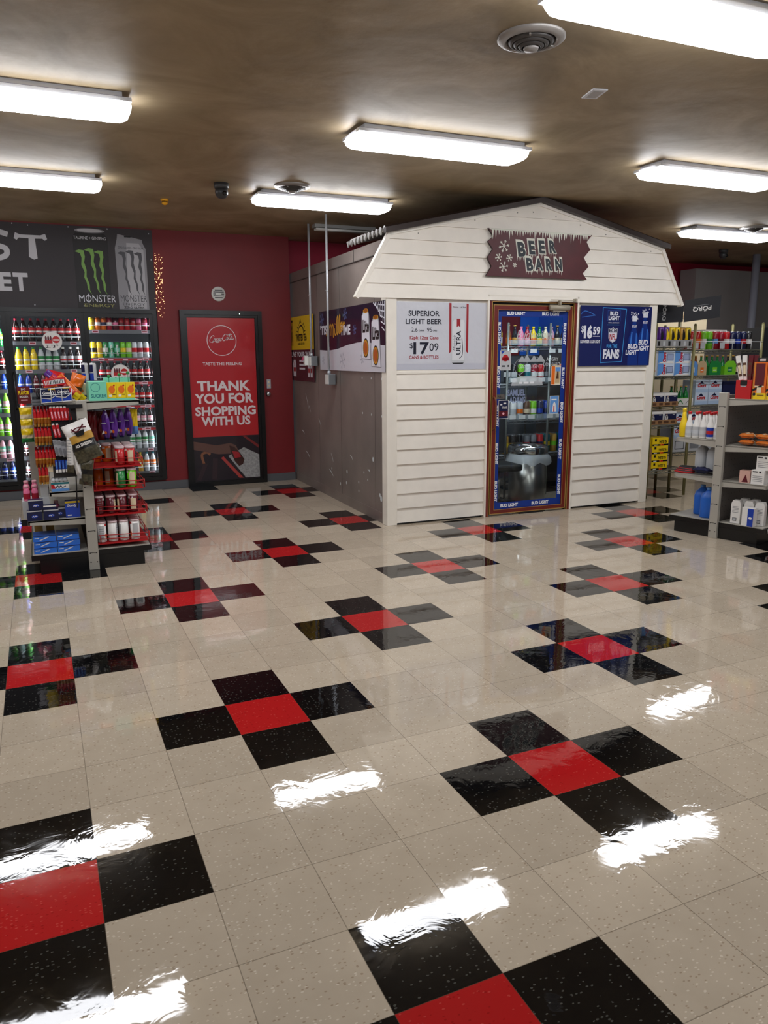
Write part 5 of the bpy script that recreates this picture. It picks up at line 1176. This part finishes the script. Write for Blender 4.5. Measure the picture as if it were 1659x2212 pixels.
one(carton('pink_box', .085, .08, .10, mat('faded_pink_carton', (214, 170, 156), .5), prints=lambda b: b.poly([(.02, .005), (.07, .005), (.05, .07)], P('maroon'), 1)), rw(.065, -.205, .501), 'faded pink box standing beside the white printed boxes', 'box', rz=RA+EN+.15)
def saltbag():
    b = MB(); b.prism([(-.038, 0), (.038, 0), (.038, .165), (.027, .195), (-.027, .195), (-.038, .165)], 'y', -.03, .03, P('white', .55)).frame((-.038, -.03, 0))
    for k in range(5): b.rect(.012, .14-k*.012, .05, .004, P('grey'), 1)
    b.rect(.016, .02, .034, .028, P('dark'), 1).rect(.020, .024, .026, .020, P('lightgrey'), 2); return b.make('paper_bag')
for i, (lx, ly) in enumerate(((.06, -.155), (.10, -.245), (.10, -.335), (.19, -.16), (.19, -.25))): rput('salt', saltbag, lx, ly, .1475, 'white paper bag on the near base deck, %s' % ('nearest the upright', 'second from the upright', 'third from the upright', 'behind the first bag', 'behind the second bag')[i], 'paper bag', 'white paper bags', rz=EN+.10)
one(carton('detergent_box', .10, .055, .155, P('white', .5), prints=lambda b: b.rect(.050, .0, .05, .15, P('blue'), 1).disc(.075, .07, .016, P('white'), 2, 14, .6)), rw(.024, -.278, .146), 'white box with blue stripe in front of the white paper bags', 'box', rz=RA+EN-.1)
one(MB().box(-.05, .05, -.002, 0, 0, .035, P('white')).frame((-.05, -.002, 0)).rect(.03, .006, .022, .022, P('red'), 1).rect(.06, .012, .03, .01, P('dark'), 1).make('price_tag'), rw(.10, -.43, .10), 'white price tag with red square on the near base deck edge', 'price tag', rot=(-.2, 0, RA))

# ================================================================== WIRE RACKS WITH BEER
khaki = mat('khaki_rack_post', (128, 122, 80), .45, metal=.2); wsh = mat('epoxy_wire_shelf', (104, 104, 92), .4, metal=.3)
def wire_rack(r, w, d, h, zs, m=wsh, pm=khaki, post=.016, xs=None):
    for x in xs or (0, w):
        for y in (0, d): MB().tube([(x, y, 0), (x, y, h)], post, pm, 10).lathe([(post, h), (post*.7, h+.012)], pm, 10, cx=x, cy=y).make('post', r)
    for z in zs:
        b = MB()
        for y in (0, d):
            b.tube([(0, y, z-.006), (w, y, z-.006)], .005, m, 5).tube([(0, y, z-.036), (w, y, z-.036)], .005, m, 5)
            n = max(4, int(w/.045)); b.tube([(w*k/n, y, z-.009 if k % 2 else z-.034) for k in range(n+1)], .003, m, 4)
        for x in (0, w): b.tube([(x, 0, z-.006), (x, d, z-.006)], .005, m, 5).tube([(x, 0, z-.036), (x, d, z-.036)], .005, m, 5)
        n = int(w/.03)
        for k in range(1, n): b.tube([(w*k/n, 0, z-.003), (w*k/n, d, z-.003)], .0025, m, 3)
        b.make('wire_shelf', r)
ra = thing('wire_rack', 'khaki wire rack of boxed beer against the barn side, with yellow cartons low down', 'wire rack', (5.33, 3.44, 0))
wire_rack(ra, .55, .44, 1.86, [.305, .80, 1.325, 1.63])
rb = thing('wire_rack', 'khaki wire rack of bottles and tall cans behind the pegboard gondola', 'wire rack', (5.93, 3.72, 0))
wire_rack(rb, 1.30, .44, 1.90, [.44, .56 if False else .97, 1.31, 1.60])
def tea():
    def pr(b):
        b.text('TWISTED TEA', .09, .028, .115, .030, P('black', .4), 1, .04).rect(.03, .05, .028, .026, P('black', .4), 1).rect(0, 0, .225, .018, P('black', .4), 1).rect(.11, .0, .05, .018, P('red'), 2).rect(.025, .005, .045, .008, P('white'), 2).disc(.12, .012, .012, P('orange'), 3, 10)
    return carton('tea_carton', .225, .32, .088, P('yellow', .4), P('black', .4), pr)
for k in range(4): place('tea', tea, (5.515, 3.62, .306+.0885*k), 'yellow iced tea carton low on the khaki rack, %s' % ('lowest of the stack', 'second up', 'third up', 'topmost of the stack')[k], 'carton', 'yellow tea cartons')
place('tea', None, (5.355, 3.62, .552), 'narrow yellow iced tea carton half hidden by the barn post', 'carton', 'yellow tea cartons', scale=(.32, .9, 1))
one(carton('cardboard_box', .075, .30, .245, P('card', .6), prints=lambda b: b.text('A', .05, .15, .018, .02, P('dark'), 1, .03).text('12', .045, .06, .025, .02, P('dark'), 1, .02)), (5.36, 3.61, .306), 'brown cardboard box beside the yellow tea cartons', 'box')
def lite():
    def pr(b):
        b.rect(.078, 0, .112, .108, P('navy'), 1).rect(.022, 0, .06, .108, P('navy'), 1).poly([(.034, .02), (.072, .02), (.072, .075), (.062, .098), (.044, .098), (.034, .075)], P('white'), 2).text('LITE', .043, .04, .021, .052, P('black', .4), 3, .05, rot=90).rect(.0, .112, .188, .023, P('white'), 2).disc(.053, .101, .007, P('amber'), 3, 10).rect(.135, .095, .03, .008, P('lightgrey'), 3)
        b.poly([(0, 0), (.03, 0), (.02, .06), (.03, .10), (0, .10)], P('lightgrey'), 1)
    return carton('beer_case', .188, .28, .135, P('white', .4), P('navy'), pr)
def tray():
    return MB().box(-.20, .20, -.15, .15, 0, .004, P('card', .6)).box(-.20, .20, -.15, -.146, 0, .05, P('card', .6)).box(-.20, .20, .146, .15, 0, .05, P('card', .6)).box(-.20, -.196, -.146, .146, 0, .05, P('card', .6)).box(.196, .20, -.146, .146, 0, .05, P('card', .6)).frame((-.2, -.15, 0)).rect(.02, .012, .07, .026, P('brown', .6), 1).rect(.13, .012, .05, .026, P('brown', .6), 1).rect(.21, .012, .07, .026, P('brown', .6), 1).rect(.31, .012, .06, .026, P('brown', .6), 1).make('cardboard_tray')
for k, (z, nm) in enumerate(((.801, 'lower'), (.998, 'upper'))):
    place('tray', tray, (5.54, 3.62, z), '%s brown cardboard tray under the navy and white beer cases' % nm, 'tray', 'cardboard trays')
    for i, x in enumerate((5.445, 5.638)):
        place('lite', lite, (x, 3.62, z+.0045), 'navy and white beer case in the %s cardboard tray, %s the barn' % (nm, 'nearer' if i == 0 else 'farther from'), 'beer case', 'navy and white beer cases')
def coors():
    def pr(b):
        b.poly([(0, 0), (.04, 0), (.10, .05), (.07, .13), (0, .13)], P('skyblue'), 1).text('Coors', .062, .012, .045, .105, P('red', .35), 3, .06, .2, rot=90).text('LIGHT', .11, .02, .018, .07, mat('case_grey', (110, 120, 150), .4), 3, .03, rot=90)
        b.poly([(.12, .03), (.20, .03), (.21, .04), (.21, .09), (.20, .10), (.12, .10)], mat('case_can', (160, 172, 205), .3), 2).rim(.12, .03, .09, .07, .004, P('navy'), 3).poly([(0, 0), (.225, 0), (.20, .02), (.05, .016)], P('white'), 2)
    return carton('beer_case', .228, .28, .130, mat('pale_blue_case', (206, 220, 238), .4), mat('pale_blue_case_side', (176, 200, 228), .4), pr)
for k in range(2):
    for i, x in enumerate((5.53, 5.765)): place('coors', coors, (x, 3.61, 1.326+.1305*k), 'pale blue beer case with red script, %s layer, %s the barn' % (('lower', 'upper')[k], 'nearer' if i == 0 else 'farther from'), 'beer case', 'pale blue beer cases')
    place('greycase', lambda: carton('beer_case', .11, .28, .130, P('lightgrey', .4), prints=lambda b: b.disc(.07, .05, .02, P('crimson'), 1, 12)), (5.35, 3.61, 1.326+.1305*k), 'pale grey beer case beside the barn post, %s layer' % ('lower', 'upper')[k], 'beer case', 'grey beer cases')
def tall(c1, c2):
    def f():
        r = MB().lathe([(.030, 0), (.036, .008), (.036, .185), (.030, .2)], P(c1, .25, .3), 14).frame((-.036, -.037, 0)).rect(.012, .05, .014, .13, P(c2, .4), 1).poly([(.02, .03), (.05, .10), (.035, .17), (.015, .11)], P(c2, .4), 2).make('tall_can')
        MB().lathe([(.030, .2002), (.029, .204)], mat('can_aluminium', (190, 192, 196), .25, metal=.8), 14).make('lid', r); return r
    return f
for i, (c1, c2) in enumerate((('black', 'purple'), ('purple', 'black'), ('purple', 'yellow'), ('yellow', 'black'), ('yellow', 'black'), ('gold', 'black'), ('yellow', 'black'))):
    place('tall'+c1+c2, tall(c1, c2), (5.375+i*.076, 3.50, 1.632), '%s tall can on top of the beer case rack, %s from the barn' % (c1 if c1 != 'gold' else 'dull gold', ORD[i]), 'can', 'tall cans on the beer case rack')
b = MB().box(5.35, 5.860, 3.452, 3.456, 1.632, 1.70, mat('grey_clear_guard', (150, 150, 150), .3)); 
b.frame((5.34, 3.452, 1.632))
for k in range(7): b.rect(.04+k*.072, .006, .030, .05, P('lightgrey' if k % 2 else 'black', .4), 1)
tag(b.make('shelf_guard'), 'grey shelf guard with tags before the tall yellow and purple cans', 'shelf guard')
# the upside-down dark display card on the rack
crd = mat('navy_display_card', (7, 9, 20), .5); t = thing('display_card', 'folded dark navy display card with upside-down white letters above the beer racks', 'display card', (5.69, 3.425, 1.872))
c = MB(); c.frame((0, 0, .012), Vector((.345, -.25, .055)).normalized(), (0, 0, 1))
def slab(mb, w, h, m, dz=0):
    q = [mb._p(0, dz, 0), mb._p(w, dz, 0), mb._p(w, dz+h, 0), mb._p(0, dz+h, 0)]; k = [p-mb.fn*.004 for p in q]
    mb.add(q+k, [(0, 1, 2, 3), (7, 6, 5, 4), (4, 5, 1, 0), (5, 6, 2, 1), (6, 7, 3, 2), (7, 4, 0, 3)], m)
slab(c, .36, .225, crd); c.text('PÖRQ', .085, .085, .185, .06, P('white'), 2, .03, rot=180).rect(.10, .150, .14, .004, P('grey'), 2); c.make('front_flap', t)
c = MB(); c.frame((-.40, .20, .0), Vector((.40, -.20, .016)).normalized(), (0, 0, 1)); slab(c, .44, .20, crd); c.text('PÖRQ', .215, .02, .05, .17, P('lightgrey'), 2, .03, rot=270); c.make('side_flap', t)
# bottles, cans and cases on the second rack
def tallcan(c1, c2):
    def f():
        r = MB().lathe([(.030, 0), (.037, .008), (.037, .185), (.029, .202)], P(c1, .25, .3), 14).lathe([(.0374, .07), (.0374, .12)], P(c2, .35), 14, caps=False).make('beer_can')
        MB().lathe([(.029, .2022), (.028, .206)], mat('can_aluminium', (190, 192, 196), .25, metal=.8), 14).make('lid', r); return r
    return f
for i, (c1, c2) in enumerate((('silver', 'navy'), ('red', 'white'), ('red', 'palepink'), ('red', 'orange'), ('lime', 'white'), ('lime', 'green'), ('crimson', 'skyblue'), ('crimson', 'darkred'), ('red', 'white'), ('navy', 'silver'), ('navy', 'blue'), ('navy', 'red'), ('dark', 'white'))):
    place('tc'+c1+c2, tallcan(c1, c2), (6.02+i*.09, 3.80, 1.602), '%s tall beer can on the bottle rack, %s from the khaki post' % ({'dark': 'black', 'lime': 'lime green', 'crimson': 'deep red', 'navy': 'navy'}.get(c1, c1), ORD[i] if i < 12 else 'thirteenth'), 'can', 'tall cans on the bottle rack')
b = MB().tube([(5.95, 3.696, 1.69), (7.22, 3.696, 1.69)], .005, wirew, 6)
for k in range(9): b.tube([(5.98+k*.15, 3.696, 1.605), (5.98+k*.15, 3.696, 1.69)], .003, wirew, 5)
for k in (0, 1, 2, 5): b.box(6.03+k*.10, 6.10+k*.10, 3.687, 3.690, 1.612, 1.68, P('lightgrey'))
tag(b.make('wire_guard'), 'white wire guard with tags before the tall cans on the bottle rack', 'shelf guard')
one(carton('paper_tray', .34, .2, .07, P('white', .5)), (6.70, 4.02, 1.602+.16), 'flat white paper box behind the tall cans on the bottle rack', 'box')
one(carton('carton_box', .5, .12, .155, P('card', .6)), (6.70, 4.04, 1.604), 'brown carton propping the flat white box on the bottle rack', 'box')
def beerbottle(c, l):
    def f():
        r = MB().lathe([(.028, 0), (.031, .006), (.031, .11), (.024, .14), (.0125, .175), (.012, .215)], P(c, .1, .5), 12).make('beer_bottle')
        MB().lathe([(.0315, .03), (.0315, .09)], P(l, .4), 12, caps=False).make('label', r); MB().lathe([(.0145, .21), (.0145, .222)], P('gold', .3), 10).make('cap', r); return r
    return f
kinds = ['blue', 'blue', 'blue', 'amber', 'amber', 'green', 'green', 'green', 'green', 'green', 'dark', 'dark', 'dark', 'dark']; labs = dict(blue='skyblue', amber='orange', green='lime', dark='cream')
for i, k in enumerate(kinds):
    place('bb'+k, beerbottle(k, labs[k]), (6.02+i*.085, 3.87, 1.312), '%s beer bottle on the bottle rack second shelf, %s from the khaki post' % (k if k != 'dark' else 'black', (ORD+['thirteenth', 'fourteenth'])[i]), 'bottle', 'bottles on the bottle rack')
def carrier(c, c2):
    def f():
        h = .12
        b = MB().box(-.09, .09, -.004, .0, 0, h, P(c, .4)).prism([(-.09, h), (.09, h), (.05, h+.04), (-.05, h+.04)], 'y', -.004, 0, P(c, .4)).box(-.09, -.086, 0, .05, 0, .10, P(c, .4)).box(.086, .09, 0, .05, 0, .10, P(c, .4)).frame((-.09, -.004, 0))
        b.rect(.05, .03, .07, .06, P(c2, .4), 1).rect(.06, .05, .05, .012, P('white'), 2); return b.make('bottle_carrier')
    return f
for i, (c, c2, x) in enumerate((('card', 'orange', 6.08), ('skyblue', 'white', 6.22), ('tan', 'orange', 6.36), ('green', 'lime', 6.56), ('lime', 'green', 6.80))):
    place('car'+c, carrier(c, c2), (x, 3.765, 1.312), '%s six-pack carrier before the bottles on the bottle rack, %s from the khaki post' % ({'card': 'brown', 'skyblue': 'sky blue', 'lime': 'lime green', 'tan': 'tan'}.get(c, c), ORD[i]), 'carrier', 'six-pack carriers', scale=(.74, 1, 1) if i < 3 else None)
for i in range(6): place('bbgreen', None, (6.02+.075*(i % 3), 3.80+.07*(i//3), .972), 'green beer bottle on the bottle rack third shelf, %s row, %s from the post' % (('front', 'rear')[i//3], ORD[i % 3]), 'bottle', 'green bottles third shelf')
one(MB().box(0, .25, 0, .004, 0, .085, P('white', .4)).frame((0, 0, 0)).line([(.02, .02), (.06, .06), (.10, .02)], .012, P('green'), 1).line([(.14, .02), (.17, .05), (.22, .06)], .008, P('grey'), 1).make('bottle_carrier'), (5.975, 3.735, .972), 'white six-pack card before the green bottles on the third shelf', 'carrier')
def coors2():
    return carton('can_case', .20, .20, .14, mat('pale_blue_case', (206, 220, 238), .4), prints=lambda b: b.text('Coors', .03, .06, .13, .045, P('red', .35), 2, .05, .3).rect(0, 0, .2, .04, mat('pale_blue_case_side', (176, 200, 228), .4), 1).poly([(.05, .10), (.09, .135), (.13, .10)], P('navy'), 1))
for i, (x, z) in enumerate(((6.42, .972), (6.63, .972), (6.42, 1.113), (6.63, 1.113))): place('can12', coors2, (x, 3.90, z), 'pale blue can case on the bottle rack third shelf, %s, %s from the bottles' % (('lower', 'upper')[i//2], ORD[i % 2]), 'beer case', 'pale blue can cases')
for i, (x, z) in enumerate(((6.08, .60), (6.29, .60), (6.50, .60), (6.08, .741), (6.29, .741))): place('can12', None, (x, 3.86, z), 'pale blue can case near the bottom of the bottle rack, %s, %s from the post' % (('lower', 'upper')[i//3], ORD[i % 3]), 'beer case', 'pale blue can cases')
one(carton('storage_box', .66, .22, .158, P('lightgrey', .5), prints=lambda b: b.rect(.05, .03, .14, .10, P('dark'), 1).rect(.06, .04, .12, .08, P('lightgrey'), 2).rect(.28, .03, .14, .10, P('grey'), 1)), (6.29, 3.86, .441), 'long pale grey carton on the lowest shelf of the bottle rack', 'carton')
one(carton('navy_case', .3, .2, .26, P('navy', .5)), (6.90, 3.9, .972), 'dark navy case at the far end of the third shelf', 'beer case')
# things behind the racks
t = thing('storage_cabinet', 'cream cabinet with a paper roll on top behind the beer racks', 'cabinet', (6.35, 4.55, 0))
MB().box(0, .85, 0, .45, 0, 2.0, P('cream', .5)).make('body', t); MB().box(-.01, .86, -.012, .46, 2.0, 2.02, P('tan', .5)).make('top', t); MB().box(.42, .428, -.003, 0, .1, 1.95, P('brown', .5)).make('door_gap', t)
tag(MB().tube([(6.75, 4.75, 2.055), (7.32, 4.70, 2.055)], .034, P('cream', .6), 14).make('paper_roll'), 'long cream paper roll lying on the cabinet behind the display card', 'roll')
tag(MB().tube([(9.08, 5.5, 0), (9.08, 5.5, H)], .055, mat('grey_pipe', (140, 142, 154), .45), 16).make('standing_pipe'), 'thick grey floor-to-ceiling pipe before the grey back wall', 'pipe')
one(carton('equipment_cabinet', .16, .3, 1.86, mat('dark_steel_cabinet', (40, 42, 48), .4), prints=lambda b: b.rect(.02, 1.4, .06, .1, P('black', .4), 1).rect(.09, 1.4, .05, .1, P('black', .4), 1)), (7.42, 3.95, 0), 'tall dark steel cabinet at the far end of the bottle rack', 'cabinet')

# ================================================================== INSIDE THE BEER COOLER
chw, chp = mat('chrome_wire', (150, 154, 156), .3, metal=.6), mat('chrome_post', (150, 154, 150), .3, metal=.5)
wire_rack(thing('wire_rack', 'long grey wire rack of bottles and cans inside the beer cooler', 'wire rack', bw(1.08, .80, 0), BR), 1.83, .45, 1.88, [.48, .85, 1.25, 1.645], chw, chp, .013, (0, .665, 1.20, 1.83))
def inrow(zi, z, items, x0, dx, ly, nm, rows=1):
    for r_ in range(rows):
        for i, (key, f, ds) in enumerate(items):
            if r_ and key.startswith('skip'): continue
            place(key, f, bw(x0+dx*i, ly+.075*r_, z), '%s on the %s shelf inside the beer cooler, %s along%s' % (ds, nm, (ORD+['thirteenth', 'fourteenth', 'fifteenth', 'sixteenth'])[i], '' if rows == 1 else ', %s row' % ORD[r_]), 'bottle' if 'bottle' in ds else 'can', 'drinks on the %s shelf inside the beer cooler' % nm)
def fb(c, l):
    def f():
        r = MB().lathe([(.026, 0), (.032, .006), (.032, .12), (.024, .15), (.013, .175), (.013, .19)], P(c, .2, .4), 12).make('fruit_bottle'); MB().lathe([(.0324, .03), (.0324, .085)], P(l, .4), 12, caps=False).make('label', r)
        MB().lathe([(.0155, .186), (.0155, .208)], P(c, .4), 10).make('cap', r); return r
    return f
top = [('bbamber', beerbottle('amber', 'orange'), 'brown beer bottle'), ('bbdark2', beerbottle('dark', 'gold'), 'black beer bottle')]
top += [('fb'+c+l, fb(c, l), ds) for c, l, ds in (('pink', 'palepink', 'pink fruit bottle'), ('crimson', 'palepink', 'red fruit bottle'), ('yellow', 'orange', 'yellow fruit bottle'), ('green', 'yellow', 'green fruit bottle'), ('cream', 'orange', 'cream fruit bottle'), ('palepink', 'orange', 'pale pink fruit bottle'))]
top += [('bbdark', beerbottle('dark', 'cream'), 'black beer bottle')]*6
inrow(0, 1.646, top, 1.785, .078, .86, 'top', 1)
for i, x in enumerate((1.52, 1.595, 1.67)): place('fbyellowyellow', fb('yellow', 'yellow' if i else 'white'), bw(x, .86, 1.647), 'bright yellow bottle on the side rack inside the beer cooler, %s towards the main rack' % ORD[i], 'bottle', 'yellow bottles inside the beer cooler', scale=(1.1, 1.1, 1.1))
def ic(c1, c2): return ('tc'+c1+c2, tallcan(c1, c2), '%s tall can' % {'dark': 'black', 'lime': 'lime green', 'teal': 'teal', 'crimson': 'deep red', 'gold': 'golden'}.get(c1, c1))
inrow(1, 1.251, [ic('dark', 'white'), ic('dark', 'lightgrey'), ic('lime', 'dark'), ic('silver', 'teal'), ic('crimson', 'white'), ic('red', 'white'), ic('dark', 'grey'), ic('gold', 'lime'), ic('orange', 'gold'), ic('teal', 'skyblue'), ic('navy', 'blue'), ic('silver', 'navy'), ic('red', 'orange')], 1.785, .086, .87, 'second', 1)
inrow(2, .851, [ic('silver', 'white'), ic('white', 'lightgrey'), ic('silver', 'orange'), ic('brown', 'cream'), ic('lime', 'white'), ic('navy', 'blue'), ic('blue', 'navy'), ic('white', 'grey'), ic('maroon', 'blue'), ic('red', 'orange'), ic('blue', 'skyblue'), ic('silver', 'navy')], 1.785, .087, .87, 'third', 2)
inrow(3, .481, [ic('gold', 'yellow'), ic('dark', 'gold'), ic('dark', 'grey'), ic('grey', 'red'), ic('grey', 'dark'), ic('red', 'navy'), ic('teal', 'yellow'), ic('gold', 'lime'), ic('teal', 'green'), ic('silver', 'teal'), ic('dark', 'white')], 1.785, .09, .87, 'fourth', 2)
b = MB()
for z in (.87, 1.27, 1.665): b.box(1.75, 2.88, .775, .778, z-.01, z+.045, frost('clear_rail', (200, 214, 220), .28))
rs = random.Random(9)
for z in (.87, 1.27, 1.58):
    for k in range(9):
        if rs.random() < .75: b.box(1.77+k*.12, 1.85+k*.12, .770, .7745, z-.004, z+.038, P('white', .4))
tag(b.make('tag_rail', loc=BO, rz=BR), 'clear tag rails with white tags on the rack inside the beer cooler', 'tag rail')
steel = mat('brushed_steel', (168, 164, 158), .28, metal=.9, var=.12, vs=3)
t = thing('trash_can', 'round stainless trash can with a plastic bag inside the cooler door', 'trash can', bw(1.84, .50, 0), BR)
MB().lathe([(.19, 0), (.196, .02), (.196, .53)], steel, 32).make('can_body', t)
MB().lathe([(.205, .53), (.212, .54), (.212, .59), (.202, .615), (.15, .605), (.14, .58)], mat('polished_steel', (190, 190, 190), .12, metal=.95), 32, caps=False).make('rim_lid', t)
MB().lathe([(.139, .575), (.137, .570)], P('black', .6), 24).make('opening', t)
vs = []; fs = []; n = 40
for j, (rad, z) in enumerate(((.203, .535), (.222, .52), (.245, .485), (.25, .435))):
    for k in range(n):
        a = 2*PI*k/n; vs.append((rad*(1+.02*j*math.sin(5*a)+.012*j*math.sin(11*a+1))*math.cos(a), rad*(1+.02*j*math.sin(5*a))*math.sin(a), z-(.04*j*max(0, math.sin(a+5.6))+.006*j*math.sin(9*a))))
for j in range(3):
    for k in range(n): fs.append((j*n+k, (j+1)*n+k, (j+1)*n+(k+1) % n, j*n+(k+1) % n))
MB().add(vs, fs, frost('bag_film', (210, 212, 214), .55), True).make('plastic_bag', t)
t = thing('swivel_chair', 'black wheeled chair standing in the dark behind the cooler door', 'chair', bw(1.37, .31, 0), BR)
MB().box(-.18, .18, -.18, .18, .40, .47, P('black', .6)).make('seat', t, bevel=.02); MB().box(-.17, .17, .15, .20, .55, .95, P('black', .6)).make('backrest', t, bevel=.02)
MB().tube([(0, .19, .44), (0, .20, .6)], .015, P('dark'), 8).make('back_post', t); MB().tube([(0, 0, .06), (0, 0, .40)], .02, P('grey', .3), 10).make('gas_post', t)
for k in range(5):
    a = 2*PI*k/5; MB().tube([(0, 0, .09), (.2*math.cos(a), .2*math.sin(a), .06)], .014, P('dark'), 8).make('leg', t); MB().lathe([(.001, -.012), (.026, -.012), (.026, .012), (.001, .012)], P('black', .4), 12, M=Matrix.Translation((.2*math.cos(a), .2*math.sin(a), .027)) @ Matrix.Rotation(PI/2, 4, 'X')).make('caster', t)
# small cards stuck to the door glass
def card(w, h, m, pr):
    b = MB().box(0, w, -.002, 0, 0, h, m).frame((0, -.002, 0)); b.rim(0, 0, w, h, .004, P('white'), 1); pr(b); return b.make('price_card')
tag_ = lambda o, lx, z, lb: (setattr(o, 'location', bw(lx, -.0055, z)), setattr(o, 'rotation_euler', (0, 0, BR)), tag(o, lb, 'price card', 'cards on the cooler door glass'))
tag_(card(.115, .185, P('lightgrey'), lambda b: b.disc(.058, .115, .032, P('red'), 1, 18).poly([(.02, .15), (.05, .18), (.01, .18)], P('blue'), 1).rect(.02, .09, .075, .03, P('crimson'), 1).rect(.02, .032, .036, .014, P('dark'), 1).disc(.09, .04, .01, P('black'), 1, 8)), 1.171, 1.41, 'white price card with red picture high on the cooler door glass')
tag_(card(.112, .185, P('cream'), lambda b: b.rect(.004, .004, .04, .177, P('orange'), 1).rect(.05, .02, .05, .14, P('tan'), 1).poly([(.06, .06), (.09, .06), (.085, .13), (.07, .13)], P('brown'), 2).rect(.05, .13, .055, .04, P('skyblue'), 2)), 1.749, 1.263, 'orange and cream price card on the handle-free side of the cooler glass')
tag_(card(.112, .178, P('navy'), lambda b: b.text('FANS', .045, .098, .05, .02, P('white'), 1, .03).rect(.004, .025, .104, .05, P('maroon'), 1).disc(.056, .05, .012, P('palepink'), 2, 12).rect(.02, .13, .022, .014, P('white'), 1).rect(.055, .14, .03, .014, P('white'), 1)), 1.164, .95, 'navy and maroon price card below the pull plate on the cooler glass')
tag_(card(.106, .178, P('skyblue'), lambda b: b.poly([(.03, .02), (.08, .02), (.07, .10), (.055, .12), (.04, .10)], P('white'), 1).rect(.02, .135, .06, .012, P('white'), 1).rect(.045, .02, .012, .06, P('red'), 2)), 1.745, .978, 'sky blue price card with white spire, low on the cooler glass')
for o in list(bpy.data.objects):
    if not o.users_collection: bpy.data.objects.remove(o)
